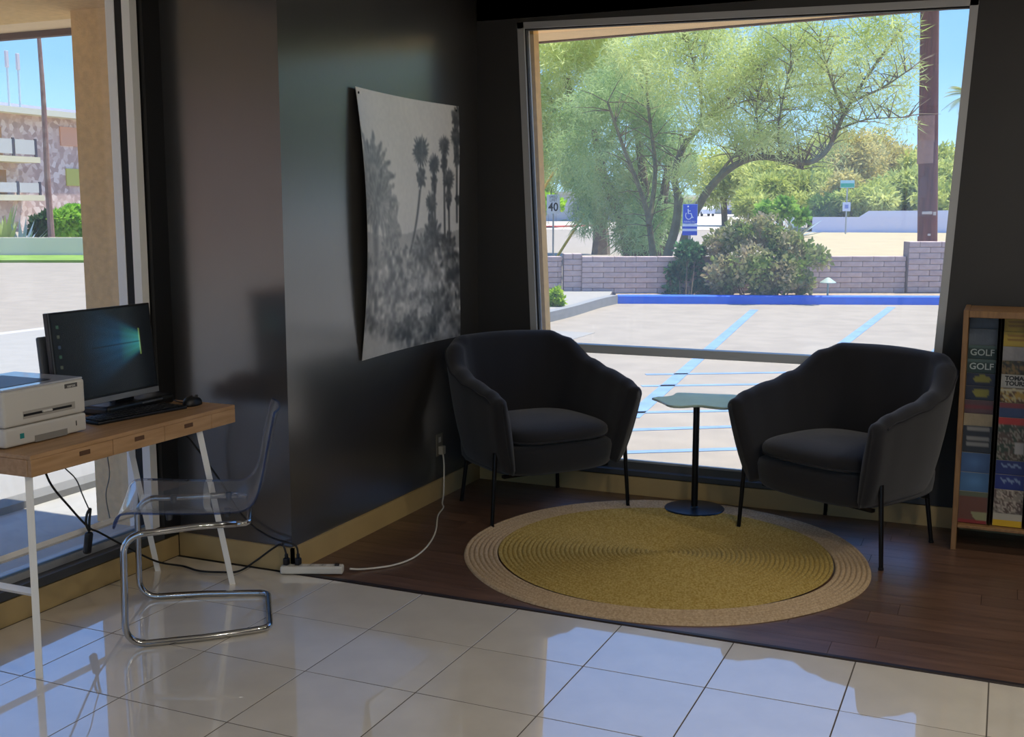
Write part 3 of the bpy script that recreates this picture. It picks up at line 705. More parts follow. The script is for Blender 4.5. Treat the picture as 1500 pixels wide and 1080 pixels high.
# --- signs
def facing(p): return math.atan2(p.x, -p.y) + math.pi if False else math.atan2(-p.x, p.y)
def sign_post(base, h, label, cat='sign', name='road_sign', r=.03):
    t = empty(name, base, facing(base), label, cat)
    MB().tube([(0, 0, 0), (0, 0, h)], r, 8).build('post', mat('galvanised_steel', 'a5a8a6', rough=.5, metal=.5), t, smooth=True)
    return t
M_sblue = mat('sign_blue', '2550c8', rough=.5); M_swhite = mat('sign_white', 'e8eaf0', rough=.5); M_sblack = mat('sign_black', '1c1c20', rough=.5)
Ds = 21.3; sbp = dist(1009, 400, Ds); sbp.z = GZ + .05
st = sign_post(sbp, 1.62, 'blue and white accessible parking sign on a post above the dark shrub', r=.025)
zt = dist(1009, 299, Ds).z - sbp.z; zb = dist(1009, 347, Ds).z - sbp.z; sw = 21 * Ds / F_PX
zm = zt - (zt - zb) * .60
def plate(x0, x1, z0, z1, m, nm='plate', y=-.03, th=.004, parent=st): return MB().box((x0, y - th, z0), (x1, y, z1)).build(nm, m, parent)
pl1 = plate(-sw / 2, sw / 2, zm, zt, mat('sign_pale_edge', '9fb6ea', rough=.5), 'plate')
plate(-sw / 2 + .008, sw / 2 - .008, zm + .008, zt - .008, M_sblue, 'face', -.034, .002, pl1)
zz = zt - .02; s_ = (zt - zm) * .74; cx0 = -.02
ic = MB()
def P2(u, v): return (cx0 + (u - .5) * s_ * .8, -.0375, zz - s_ + v * s_)
ic.tube([P2(.42, .74), P2(.44, .42), P2(.68, .42), P2(.80, .14), P2(.90, .17)], .011, 5)
ic.tube([P2(.43, .6), P2(.64, .6)], .009, 5)
ic.ball(P2(.41, .9), .016, 8, 6)
arc = [P2(.48 + .27 * math.cos(t), .30 + .27 * math.sin(t)) for t in [R(a) for a in range(140, 345, 20)]]
ic.tube(arc, .009, 5)
ic.build('wheelchair_symbol', M_swhite, pl1)
lettering('PARKING ONLY', .05, M_swhite, pl1, (0, -.0375, zm + .035), (R(90), 0, 0), sx=.6)
pl2 = plate(-sw / 2, sw / 2, zb + (zm - zb) * .12, zm - .006, M_swhite, 'lower_plate')
plate(-sw / 2, sw / 2, zb + (zm - zb) * .62, zm - .05, M_sblue, 'band', -.034, .002, pl2); 
plate(-sw / 2, sw / 2, zb + (zm - zb) * .12, zb + (zm - zb) * .44, M_sblue, 'band', -.034, .002, pl2)
# speed limit
Ds = 38.5; sp_ = dist(810, 400, Ds); sp_.z = GZ
st = sign_post(sp_, 2.05, 'white speed limit 40 sign on a thin post at the left of the view', r=.03)
zt = dist(811, 285, Ds).z - GZ; zb = dist(811, 313, Ds).z - GZ; sw = 19 * Ds / F_PX
pl1 = plate(-sw / 2, sw / 2, zb, zt, M_swhite, 'plate', parent=st)
lettering('40', .40, M_sblack, pl1, (0, -.036, zb + .21), (R(90), 0, 0), sx=.85, bold=.008)
lettering('SPEED', .13, M_sblack, pl1, (0, -.036, zt - .09), (R(90), 0, 0), sx=.8)
lettering('LIMIT', .13, M_sblack, pl1, (0, -.036, zt - .20), (R(90), 0, 0), sx=.8)
# street name sign and the round sign under it
Ds = 80; sp_ = dist(1236, 400, Ds); sp_.z = GZ
st = sign_post(sp_, 3.6, 'teal street name plate above a small pale sign, standing before the white wall', r=.05)
z1 = dist(1237, 270, Ds).z - GZ
pl1 = MB().rbox((-.46, -.06, z1 - .24), (.46, -.04, z1 + .26), .05, 2).build('name_plate', mat('sign_pale_teal', 'a9d3d8', rough=.5), st)
MB().box((-.44, -.066, z1 - .2), (.44, -.061, z1 + .06)).build('band', mat('sign_teal', '2fa58a', rough=.5), pl1)
z2 = dist(1237, 303, Ds).z - GZ
pl2 = MB().rbox((-.26, -.06, z2 - .3), (.26, -.04, z2 + .3), .08, 2).build('plate', mat('sign_pale_lilac', 'c9cfe6', rough=.5), st)
MB().rbox((-.12, -.066, z2 - .12), (.12, -.061, z2 + .14), .04, 2).build('mark', mat('sign_mark_blue', '7a86c4', rough=.5), pl2)
# guy wires with yellow guards
for a, b, lb in (((815, 378), (935, 190), 'guy wire with a long yellow guard slanting up behind the speed limit sign'), ((784, 296), (835, 215), 'guy wire with a yellow guard crossing the upper left corner of the window view')):
    p0 = dist(*a, 37.5); p1 = dist(*b, 37.5); g0 = p0 - (p1 - p0) * ((p0.z - GZ) / (p1.z - p0.z)) if p0.z > GZ else p0
    t = empty('guy_wire', g0, 0, lb, 'guy wire')
    MB().tube([Vector((0, 0, 0)), p1 - g0], .02, 6).build('wire', mat('wire_steel', '8f8f80', rough=.6), t)
    MB().tube([(p0 - g0) * 1.0 + (p1 - p0) * .0, (p0 - g0) + (p1 - p0) * .62], .045, 8).build('guard', mat('yellow_guard', 'f0c040', rough=.6), t)
# path light by the wall
q = fl(1212, 436.5, GZ + .1)
t = empty('path_light', q, 0, 'small pale mushroom path light in front of the block wall right of the bush', 'garden light')
MB().tube([(0, 0, 0), (0, 0, .30)], .016, 8).build('stem', mat('verdigris_metal', '8fa79a', rough=.6), t)
MB().lathe([(.14, .26), (.145, .27), (.08, .315), (.03, .35), (0, .36)], 16).build('shade', mat('pale_verdigris', '9fb0a4', rough=.6), t, smooth=True)
# white garden wall across the sand
pts = [(1190, 336, 318), (1258, 336, 318), (1272, 336, 309), (1450, 337, 308), (1560, 338, 307)]
Dw = 86.0; ww = MB(); top = []; bot = []
for x, b_, t_ in pts: p = dist(x, 320, Dw); top.append((p, dist(x, t_, Dw).z))
vv = [(p.x, p.y, GZ) for p, z in top] + [(p.x, p.y, z) for p, z in top] + [(p.x + .1, p.y + .35, z) for p, z in top] + [(p.x + .1, p.y + .35, GZ) for p, z in top]
k = len(top); fc = [(a * k + i, a * k + i + 1, (a + 1) * k + i + 1, (a + 1) * k + i) for i in range(k - 1) for a in range(3)] + [(0, k, 2 * k, 3 * k), (k - 1, 2 * k - 1, 3 * k - 1, 4 * k - 1)]
tag(ww.add(vv, fc).build('garden_wall', mat('white_rendered_wall', 'd7d7e6', rough=.9)), 'long white rendered wall beyond the sand, stepping up to the right', 'wall')
# grey building across the street at far left
t = empty('low_building', dist(800, 400, 128), math.atan2(128 * .35, 128), 'low pale grey building beyond the street at the left of the view', 'building'); t.location.z = GZ
MB().box((-20, 0, 0), (14, 9, 3.4)).build('walls', mat('pale_grey_render', 'b5bac0', rough=.9), t)
MB().box((-20.4, -.5, 3.4), (14.4, 9.5, 3.7)).build('roof', mat('flat_roof_trim', 'cfcabd', rough=.9), t)
MB().box((8, -.06, .3), (11.5, 0, 2.6)).build('teal_panel', mat('teal_shutter', '7fc2ae', rough=.7), t)
for x in (-8, -2, 3): MB().box((x, -.05, 1), (x + 2, 0, 2.4)).build('window', mat('far_window_glass', '5b6670', rough=.2), t)
# far cars and beige house
def car(p, rz, label, body):
    t = empty('car', p, rz, label, 'car')
    prof = [(-2.2, .35), (-2.2, .85), (-1.5, 1.0), (-.9, 1.5), (.9, 1.5), (1.5, 1.05), (2.2, .95), (2.2, .35)]
    MB().prism([(a, b) for a, b in prof], 1, -.88, .88).build('body', body, t)
    MB().prism([(-1.35, 1.02), (-.86, 1.42), (.86, 1.42), (1.3, 1.06)], 1, -.89, .89).build('windows', mat('car_glass', '202830', rough=.1), t)
    MB().box((2.19, -.7, .98), (2.22, .7, 1.0)).build('bumper', mat('car_trim', '333333'), t)
    for x in (-1.35, 1.35):
        for s in (-1, 1):
            MB().tube([(x, s * .68, .33), (x, s * .92, .33)], .33, 14).build('wheel', mat('tyre', '151515', rough=.8), t)
def rampz(D): return GZ + .02 + (1.0 - GZ) * max(0, min(1, (D - 95) / 105))
p = dist(1031, 400, 165); p.z = rampz(165); car(p, facing(p) - 1.35, 'small white car far down the street, just right of the blue sign', mat('car_white', 'e4e8ee', rough=.3, coat=.5))
p = dist(1068, 400, 160); p.z = rampz(160); car(p, facing(p) - 1.5, 'small dark blue car far down the street, right of the white car', mat('car_navy', '35426a', rough=.3, coat=.5))
p = dist(1040, 400, 190); p.z = 1.0
t = empty('house', p, facing(p), 'low cream house with a flat roof beyond the two far cars', 'building')
MB().box((-8, 0, 0), (7, 8, 2.6)).build('walls', mat('cream_render', 'd9cfb6', rough=.9), t); MB().box((-8.6, -.8, 2.6), (7.6, 8.6, 3.0)).build('roof', mat('cream_roof', 'e9e2cc', rough=.9), t)
MB().box((-4, -.06, .2), (-1, 0, 2.1)).build('garage_door', mat('grey_garage', '8d8a80', rough=.8), t)
q = fl(1090, 345, GZ); q = dist(1142, 300, 60)

t = empty('low_building', (-24, -20, GZ), R(-52), 'long tan rendered building across the street behind the left side, outside the frame', 'building')
MB().box((-17, -10, 0), (17, 0, 6.4)).build('walls', mat('tan_render', 'd8aa8c', rough=.95, var=.08, scale=.5), t); MB().box((-17.6, -10.6, 6.4), (17.6, .9, 6.8)).build('roof', mat('cream_roof', 'e9e2cc', rough=.9), t)
for x in (-13, -8, -3, 2, 7, 12): MB().box((x, 0, 1.2), (x + 2, .06, 2.6)).build('window', mat('far_window_glass', '5b6670', rough=.2), t)
# ---------------- left window view
AX = -70.0
def ap(x, y): return px(x, y, AX)
yl, yr = 40.0, ap(137, 170).y + 4
t = empty('apartment_building', (AX, yl, GZ), 0, 'two-storey apartment building faced in pinkish stone with balconies, through the left window', 'building')
def bb_(a, b, nm, m, p=t): return MB().box((a[0] - AX, a[1] - yl, a[2] - GZ), (b[0] - AX, b[1] - yl, b[2] - GZ)).build(nm, m, p)
M_stone = mat('pink_stone_facing', 'b08f80', rough=1)
nn = M_stone.node_tree; vo = nn.nodes.new('ShaderNodeTexVoronoi'); vo.inputs['Scale'].default_value = 2.6; tcx = nn.nodes.new('ShaderNodeTexCoord'); rmp = nn.nodes.new('ShaderNodeValToRGB')
rmp.color_ramp.elements[0].color = (*lin('b89c90'), 1); rmp.color_ramp.elements[1].color = (*lin('ecd8ca'), 1); e = rmp.color_ramp.elements.new(.5); e.color = (*lin('d0b2a4'), 1)
sx = nn.nodes.new('ShaderNodeSeparateColor'); nn.links.new(tcx.outputs['Object'], vo.inputs['Vector']); nn.links.new(vo.outputs['Color'], sx.inputs[0]); nn.links.new(sx.outputs[0], rmp.inputs[0]); nn.links.new(rmp.outputs[0], nn.nodes['Principled BSDF'].inputs['Base Color'])
zr = ap(70, 172).z
bb_((AX - 14, yl, GZ), (AX, yr, zr), 'walls', M_stone)
bb_((AX - 15, yl - 1, zr), (AX + 1.2, yr + 1, zr + .45), 'roof', mat('pale_roof_fascia', 'd8d4bc', rough=.9))
for (xa, xb, ya, yb, c) in ((88, 117, 188, 213, 'e0a684'), (97, 121, 248, 272, 'c3bf5e')):
    p0, p1 = ap(xa, yb), ap(xb, ya)
    wf_ = bb_((AX, p0.y, p0.z), (AX + .12, p1.y, p1.z), 'window', mat('window_panel_' + ('orange' if c[0] == 'e' else 'olive'), c, rough=.6))
    MB().box((.12 * 0, p1.y - yl, p0.z - GZ - .1), (.14, p1.y - yl + .5, p1.z - GZ + .1)).build('dark_edge', mat('dark_window_edge', '6a5a5c', rough=.8), wf_)  # darker strip along the right side of each window panel
XBk = AX + 2.2
for (yt, yb_, xe) in ((205, 236, 57), (268, 292, 60)):
    z0, z1 = px(40, yb_, XBk).z, px(40, yt, XBk).z; ye = px(xe, 220, XBk).y
    sl = bb_((AX, yl, z0 - .1), (XBk + .1, ye, z0 + .32), 'balcony_slab', mat('cream_slab', 'dcd2ae', rough=.9))
    yy = ye - .3; kx = 0
    while yy > yl + 2:
        MB().box((XBk - AX - .03, yy - yl - 1.95, z0 - GZ + .5), (XBk - AX + .03, yy - yl - .12, z1 - GZ)).build('railing_panel', mat('railing_panel', 'c9c6bb', rough=.6), sl)
        MB().box((XBk - AX - .05, yy - yl - .12, z0 - GZ + .3), (XBk - AX + .06, yy - yl + .08, z1 - GZ + .1)).build('post', mat('railing_post', '4b4650', rough=.6), sl)
        yy -= 2.1
    bb_((AX, ye - 9, z0 + .3), (AX + .1, ye - 1.5, z1 + 1.0), 'balcony_door', mat('peach_door', 'b98b62', rough=.7))
for x, a, b_ in ((14, 76, 158), (30, 80, 158)):
    p0 = px(x, b_, AX - 3); p1 = px(x, a, AX - 3); s_ = empty('antenna_mast', (p0.x, p0.y, zr + .46), 0, ('left' if x == 14 else 'right') + 'hand of two thin pale masts on the apartment roof', 'antenna')
    hh = p1.z - zr - .4
    MB().tube([(0, 0, 0), (0, 0, hh)], .09, 6).build('mast', mat('pale_mast', 'b9c6cf', rough=.6), s_)
    MB().rbox((-.1, -.16, hh - 1.3), (.1, .16, hh), .04, 1).build('antenna_panel', mat('pale_antenna', 'c5bfc4', rough=.6), s_)
# low wall, hedge, shrubs, thin palm trunk
g0, g1 = fl(-250, 377, GZ), fl(260, 377, GZ)
dd = (g1 - g0); an = math.atan2(dd.y, dd.x)
o = MB().box((0, 0, 0), (dd.length, .3, .68)).build('garden_wall', mat('pale_green_grey_wall', 'f4dcc8', rough=.9)); place(o, (g0.x, g0.y, GZ), (0, 0, an)); tag(o, 'low pale grey-green garden wall behind the lawn strip, through the left window', 'wall')
h0, h1 = dist(100, 340, 48), dist(170, 340, 48)
t = empty('clipped_hedge', (h0.x, h0.y, GZ), math.atan2(h1.y - h0.y, h1.x - h0.x), 'bright green clipped hedge in front of the apartment building', 'hedge')
hl = (h1 - h0).length; rg = np.random.default_rng(3)
Vs = []
for k in range(14):
    P_ = rg.random((600, 3)) * np.array([hl, 1.2, 1.75]); face = rg.integers(0, 3, 600); P_[face == 0, 1] = 0; P_[face == 1, 2] = 1.75
    V = strands(rg, (0, 0, 0), (.02,) * 3, 600, .14, .1, quad=True); Vs.append(V + P_[:, None, :])
MB().box((0, .05, 0), (hl, 1.2, 1.7)).build('core', mat('hedge_core', '3f6a1c', rough=1), t)
foliage('foliage', Vs, leaf_mat('hedge_leaves', '6fae2c', 'a4d24a', trans=.3), t)
bush(gb(92, 46), [(88, 322, 12, 1), (100, 316, 10, .8), (95, 335, 13, 1), (112, 322, 8, .7)], 46, 'lime_shrub', 'loose lime green shrub at the left end of the clipped hedge', leaf_mat('lime_shrub_leaves', '86b83a', 'b9de5c'), L=.2, W=.12, n=420, seed=21, depth=.2)
bush(gb(62, 47), [(60, 330, 14, 1), (55, 340, 12, 1), (72, 335, 12, 1), (68, 320, 8, .6)], 47, 'round_dark_shrub', 'round dark green shrub beside the thin palm trunk', leaf_mat('dark_shrub_leaves', '2f4a30', '56794c', trans=.2), L=.2, W=.12, n=420, seed=22, depth=.2)  # dark green leaves are the shrub's own tone
def spiky(x, D, n, ln, wd, label, name, m, seed, el0=.2):
    b = gb(x, D); t = empty(name, b, 0, label, 'plant'); rq = random.Random(seed)
    for k in range(n):
        a = k * 2.399; el = rq.uniform(el0, 1.4); d = Vector((math.cos(a) * math.cos(el), math.sin(a) * math.cos(el), math.sin(el))) * ln * rq.uniform(.75, 1.1); s = d.cross(Vector((0, 0, 1))).normalized() * wd
        MB().add([s * -.5, s * .5, d * .5 + s * .7, d * .5 - s * .7, d, d * .4 + Vector((0, 0, -.03))], [(0, 1, 2, 3), (3, 2, 4), (1, 0, 5), (0, 3, 5), (3, 4, 5), (4, 2, 5), (2, 1, 5)]).build('leaf', m, t)
spiky(34, 44, 22, 1.35, .12, 'blue-grey agave with spiky leaves behind the low garden wall', 'agave_plant', mat('agave_blue', '8fa3a3', rough=.7), 2)
spiky(8, 44, 14, 1.9, .16, 'tall yellow-green succulent with upright arms at the left frame edge', 'upright_succulent', mat('succulent_green', '9aa85a', rough=.7), 4, .9)
spiky(1165, 70, 20, 1.9, .2, 'blue-grey agave left of the white wall beyond the sand', 'agave_plant', mat('agave_blue', '8fa3a3'), 5)
b = gb(76, 45); D_ = 45
t = empty('palm_trunk', b, 0, 'thin leaning reddish palm trunk in front of the apartment building', 'tree')
P = smooth_path([dist(x, y, D_) - b for x, y in ((77, 376), (75, 340), (70, 270), (66, 190), (62, 120), (57, 55), (52, -20))], 4)
MB().tube(P, [.13 - .003 * i for i in range(len(P))], 8).build('trunk', mat('reddish_trunk', '8c665c', col2='a78679', rough=.95, scale=3), t, smooth=True)
# distant hills
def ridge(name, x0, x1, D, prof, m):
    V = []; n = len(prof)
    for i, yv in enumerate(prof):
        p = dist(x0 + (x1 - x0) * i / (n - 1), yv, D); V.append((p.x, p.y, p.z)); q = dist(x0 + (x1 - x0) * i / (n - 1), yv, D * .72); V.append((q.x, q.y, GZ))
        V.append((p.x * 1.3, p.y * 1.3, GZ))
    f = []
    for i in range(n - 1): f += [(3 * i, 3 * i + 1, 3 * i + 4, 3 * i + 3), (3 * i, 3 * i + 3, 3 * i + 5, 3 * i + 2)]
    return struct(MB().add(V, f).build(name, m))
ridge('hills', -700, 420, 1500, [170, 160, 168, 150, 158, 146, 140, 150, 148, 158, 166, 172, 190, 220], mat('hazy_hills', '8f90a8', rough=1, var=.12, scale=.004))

# ================================================================== RUG
RC = Vector((-1.315, 4.635)); RR = .875; NR = 42
rug = empty('round_rug', (RC.x, RC.y, 0), R(15), 'round coiled jute rug, mustard centre with a natural tan border, on the dark planks', 'rug')
def coil(name, i0, i1, m):
    pitch = RR / NR; pr = []
    for i in range(i0, i1):
        r0 = i * pitch
        for t in (0.0, .14, .5, .86): pr.append((max(r0 + pitch * t, 0 if i == 0 else .001), -.001 + .014 * math.sin(math.pi * (.04 + t * .92)) ** .7))
    if i1 == NR: pr.append((RR, 0.0005))
    n = 160; mb = MB(); rq = random.Random(i0); ph = [rq.uniform(0, 6.28) for _ in range(6)]
    V = []
    for r, z in pr:
        for k in range(n):
            a = 2 * math.pi * k / n; ww = 1 + (.006 * math.sin(3 * a + ph[0]) + .004 * math.sin(7 * a + ph[1])) * (r / RR) ** 2
            zz = z + .0012 * math.sin(5 * a + r * 30 + ph[2]) * (r / RR)
            V.append((r * ww * math.cos(a), r * ww * math.sin(a), max(zz, .0005)))
    m_ = len(pr); F = [(i * n + k, i * n + (k + 1) % n, (i + 1) * n + (k + 1) % n, (i + 1) * n + k) for i in range(m_ - 1) for k in range(n)]
    mb.add(V, F); return mb.build(name, m, rug, smooth='all', fix=False)
def jute(name, c1, c2):
    m = mat(name, c1, col2=c2, rough=1, scale=110, bump=.6, bscale=260, spec=.15, detail=2); return m
nb = 35
coil('centre', 0, nb, jute('mustard_jute', 'a58a44', 'c6ae6c')); coil('border', nb, NR, jute('natural_jute', 'b39a7a', 'cdb594'))

# ================================================================== ARMCHAIRS
def interp(t, pts):
    for (a, b), (c, d) in zip(pts, pts[1:]):
        if t <= c:
            q = (t - a) / (c - a); q = q * q * (3 - 2 * q); return b + (d - b) * q
    return pts[-1][1]
def upath(W, F, Bk, s):
    """U-shaped plan, s from -1 (left arm front) over 0 (back centre) to 1"""
    ctrl = [(1.0, W * .975, F), (.80, W * 1.0, F * .45), (.62, W * .99, -.06), (.46, W * .90, Bk * .62), (.30, W * .66, Bk * .90), (.14, W * .32, Bk * .99), (0, 0, Bk)]
    a = abs(s)
    P = [(W * .5, F * 2.2)] if False else None
    cs = sorted(ctrl); k = 0
    while k < len(cs) - 2 and a > cs[k + 1][0]: k += 1
    def g(i):
        if i < 0: return (-cs[1][0], -cs[1][1], cs[1][2])
        if i >= len(cs): l, m = cs[-1], cs[-2]; return (2 * l[0] - m[0], 2 * l[1] - m[1], 2 * l[2] - m[2])
        return cs[i]
    p0, p1, p2, p3 = g(k - 1), g(k), g(k + 1), g(k + 2)
    t = (a - p1[0]) / (p2[0] - p1[0])
    def cr_(i):
        m1 = (p2[i] - p0[i]) / (p2[0] - p0[0]) * (p2[0] - p1[0]); m2 = (p3[i] - p1[i]) / (p3[0] - p1[0]) * (p2[0] - p1[0])
        return (2 * t ** 3 - 3 * t ** 2 + 1) * p1[i] + (t ** 3 - 2 * t ** 2 + t) * m1 + (-2 * t ** 3 + 3 * t ** 2) * p2[i] + (t ** 3 - t ** 2) * m2
    return Vector((math.copysign(cr_(1), s) if s else 0, cr_(2), 0))
def topz(a): return interp(a, [(0, .875), (.30, .868), (.42, .835), (.60, .735), (.72, .70), (.92, .668), (1.0, .640)])
def armchair(label):
    t = empty('armchair', (0, 0, 0), 0, label, 'armchair', 'pair of tub armchairs')
    ns = 72; ss = [-1 + 2 * i / ns for i in range(ns + 1)]
    rows = []
    zl = .262
    def frame(s):
        zt = topz(abs(s))
        pO = upath(.432, .315, -.385, s); pB = upath(.345, .262, -.285, s)
        return zt, pO, pB
    caps = [R(a) for a in (90, 62, 38, 18)]
    seq = [(-1, c) for c in caps] + [(s, 0) for s in ss] + [(1, c) for c in reversed(caps)]
    for s, ca in seq:
        zt, pO, pB = frame(s)
        e = .004; pa = upath(.432, .315, -.385, max(-1, s - e)); pb = upath(.432, .315, -.385, min(1, s + e)); tg = (pb - pa).normalized()
        nrm = Vector((-tg.y, tg.x, 0))   # points inward?
        if nrm.dot(Vector((0, -.02, 0)) - pO) < 0: nrm = -nrm
        th_t = interp(abs(s), [(0, .10), (.5, .095), (1, .078)]); th_b = th_t - .008
        kc = math.cos(ca); fwd = math.sin(ca) * .042
        outd = Vector((0, 1, 0)) if ca else Vector((0, 0, 0))
        prof = []
        def P(f, inward, z):       # f: 0 bottom .. 1 top
            f2 = f ** .8
            o = pB.lerp(pO, f2); th = th_b + (th_t - th_b) * f
            ctr = th / 2
            return o + nrm * (ctr + (inward - ctr) * kc) + outd * fwd + Vector((0, 0, z))
        r = th_t / 2; zt2 = zt - (1 - kc) * .028
        prof.append(P(0, .05, zl - .012)); prof.append(P(0, .015, zl - .006)); prof.append(P(0.02, .0, zl + .012))
        for f in (.15, .32, .5, .68, .84, .95): prof.append(P(f, -.006 * math.sin(math.pi * f), zl + (zt2 - r - zl) * f))
        for a in (0, 22, 45, 68, 90, 112, 135, 158, 180):
            q = R(a); inw = r - r * math.cos(q); prof.append(P(1, inw, zt2 - r + r * math.sin(q) * .9))
        for f in (.93, .8, .62, .44, .28, .12): prof.append(P(f, (th_b + (th_t - th_b) * f) + .012 * math.sin(math.pi * f), zl + (zt2 - r - zl) * f))
        prof.append(P(.04, th_b, zl + .01))
        rows.append(prof)
    n = len(rows[0]); mb = MB(); V = [p for r_ in rows for p in r_]
    F = [(i * n + k, i * n + (k + 1) % n, (i + 1) * n + (k + 1) % n, (i + 1) * n + k) for i in range(len(rows) - 1) for k in range(n)]
    F += [tuple(range(n)), tuple(reversed(range((len(rows) - 1) * n, len(rows) * n)))]
    mb.add(V, F).build('shell', M_fabric, t, smooth='all')
    # piping along the outer top edge
    pp = []
    for s in [-.985 + 1.97 * i / 60 for i in range(61)]:
        zt, pO, pB = frame(s); th = interp(abs(s), [(0, .10), (.5, .095), (1, .078)]); pO = upath(.432, .315, -.385, s)
        c = pO.copy(); d = Vector((c.x, c.y + .02, 0)).normalized()
        pp.append(c + d * .001 + Vector((0, 0, zt - th * .42)))
    MB().tube(smooth_path(pp, 2), .0042, 5).build('piping', mat('dark_piping', '26262b', rough=.9), t, smooth='all')
    # seat base: rounded apron that closes the front
    mb = MB(); nx = 40; rowsb = []
    def plan(k, gx, gy, off=0):
        a = 2 * math.pi * k / nx; e = .5
        c, s_ = math.cos(a), math.sin(a)
        return Vector((gx * math.copysign(abs(c) ** e, c), off + gy * math.copysign(abs(s_) ** e, s_), 0))
    lv = [(.290, .262, .238, .0), (.325, .288, .244, .0), (.338, .303, .260, .0), (.340, .314, .30, .0), (.338, .322, .335, .0), (.330, .316, .358, 0), (.305, .285, .368, 0)]
    for gx, gy, z, o_ in lv:
        for k in range(nx): p = plan(k, gx, gy, -.0); p.z = z + (.012 * (1 - (p.x / .36) ** 2) if z > .33 and p.y > 0 else 0) - (.0 if z > .3 else .012 * (1 - (p.x / .36) ** 2)); mb.v.append(tuple(p))
    for i in range(len(lv) - 1):
        for k in range(nx): mb.f.append((i * nx + k, i * nx + (k + 1) % nx, (i + 1) * nx + (k + 1) % nx, (i + 1) * nx + k))
    mb.f += [tuple(reversed(range(nx))), tuple(range((len(lv) - 1) * nx, len(lv) * nx))]
    mb.build('seat_base', M_fabric, t, smooth='all')
    # cushion
    mb = MB(); n_, m_ = 44, 16; cw, cd = .298, .285
    for i in range(m_ + 1):
        a = -math.pi / 2 + math.pi * i / m_; ca = abs(math.cos(a)) ** .38; sa = math.copysign(abs(math.sin(a)) ** .8, a)
        for k in range(n_):
            b = 2 * math.pi * k / n_; c, s_ = math.cos(b), math.sin(b); x = cw * ca * math.copysign(abs(c) ** .5, c); y = cd * ca * math.copysign(abs(s_) ** .55, s_)
            if y < 0: x *= 1 - .16 * (y / cd) ** 2
            q = (1 - (x / cw) ** 2) * (1 - (y / cd) ** 2)
            z = .418 + (.050 if sa > 0 else .045) * sa + (.020 * q if sa > 0 else 0)
            mb.v.append((x, y + .045, z))
    mb.f += [(i * n_ + k, i * n_ + (k + 1) % n_, (i + 1) * n_ + (k + 1) % n_, (i + 1) * n_ + k) for i in range(m_) for k in range(n_)]
    cu = mb.build('cushion', M_fabric, t, smooth='all')
    MB().tube([(cw * .985 * math.copysign(abs(math.cos(R(a))) ** .5, math.cos(R(a))), .045 + cd * 1.0 * abs(math.sin(R(a))) ** .55, .400) for a in range(12, 169, 4)], .0035, 5).build('seam', mat('dark_piping', '26262b'), cu, smooth='all')
    for sx_, sy_ in ((-1, 1), (1, 1), (-1, -1), (1, -1)):
        foot = Vector((.393 * sx_, .262, 0)) if sy_ > 0 else Vector((.293 * sx_, -.262, 0))
        topp = Vector((.370 * sx_, .255, .36)) if sy_ > 0 else Vector((.268 * sx_, -.235, .27))
        l_ = MB().tube([foot, foot.lerp(topp, .5), topp], [.0095, .0105, .0115], 10).build('leg', M_blackmetal, t, smooth=True)
        MB().tube([foot + Vector((0, 0, 0)), foot.lerp(topp, .03)], .0115, 10).build('foot_cap', M_black, l_)
    for sy_ in (.2, -.2):
        MB().box((-.30, sy_ - .012, .218), (.30, sy_ + .012, .232)).build('frame_bar', M_blackmetal, t)
    return t
a1 = armchair('charcoal tub armchair in the corner by the poster, left of the side table')
a2 = copy_tree(a1)
place(a1, (-2.145, 5.160, 0), (0, 0, math.atan2(-.797, -.603)))
place(a2, (-.628, 5.200, 0), (0, 0, math.atan2(.487, -.873)))
a2['label'] = 'charcoal tub armchair right of the side table, in front of the brochure rack'

# ================================================================== SIDE TABLE
t = empty('side_table', (-1.372, 5.385, .011), R(0), 'small side table with a pale wavy-edged top on a thin black column', 'table')
MB().lathe([(0, 0), (.148, 0), (.150, .003), (.146, .007), (.02, .010), (.016, .014), (0, .014)], 40).build('base', mat('dark_steel_plate', '2a3644', rough=.3, metal=.7), t, smooth=True)
MB().tube([(0, 0, .010), (0, 0, .535)], .0165, 16).build('column', M_blackmetal, t, smooth=True)
MB().lathe([(0, .528), (.06, .528), (.06, .533), (0, .533)], 20).build('mounting_plate', M_blackmetal, t)
zt_ = .556
def tt(x, y): p = fl(x, y, zt_); return (p.x + 1.372, p.y - 5.385)
outl = [tt(*q) for q in [(955, 583), (968, 588), (981, 594), (1000, 595), (1022, 593.5), (1045, 596), (1062, 597.5), (1075, 596), (1088, 594), (1096, 588), (1090, 582), (1078, 578.5), (1050, 577.5), (1015, 576), (992, 575.5), (986, 579), (975, 581), (962, 581.5)]]
ctr = Vector((sum(p[0] for p in outl) / len(outl), sum(p[1] for p in outl) / len(outl)))
sp_o = smooth_path([Vector((p[0], p[1], 0)) for p in outl] + [Vector((outl[0][0], outl[0][1], 0))], 3)[:-1]
mb = MB(); k = len(sp_o)
for sc_, z in ((.975, .533), (1, .536), (1, .543), (.985, .546)):
    for p in sp_o: mb.v.append((ctr.x + (p.x - ctr.x) * sc_, ctr.y + (p.y - ctr.y) * sc_, z))
for i in range(3):
    for j in range(k): mb.f.append((i * k + j, i * k + (j + 1) % k, (i + 1) * k + (j + 1) % k, (i + 1) * k + j))
mb.f += [tuple(reversed(range(k))), tuple(range(3 * k, 4 * k))]
mb.build('table_top', mat('pale_green_tabletop', 'a9bdb0', rough=.22, var=.05, scale=6), t)

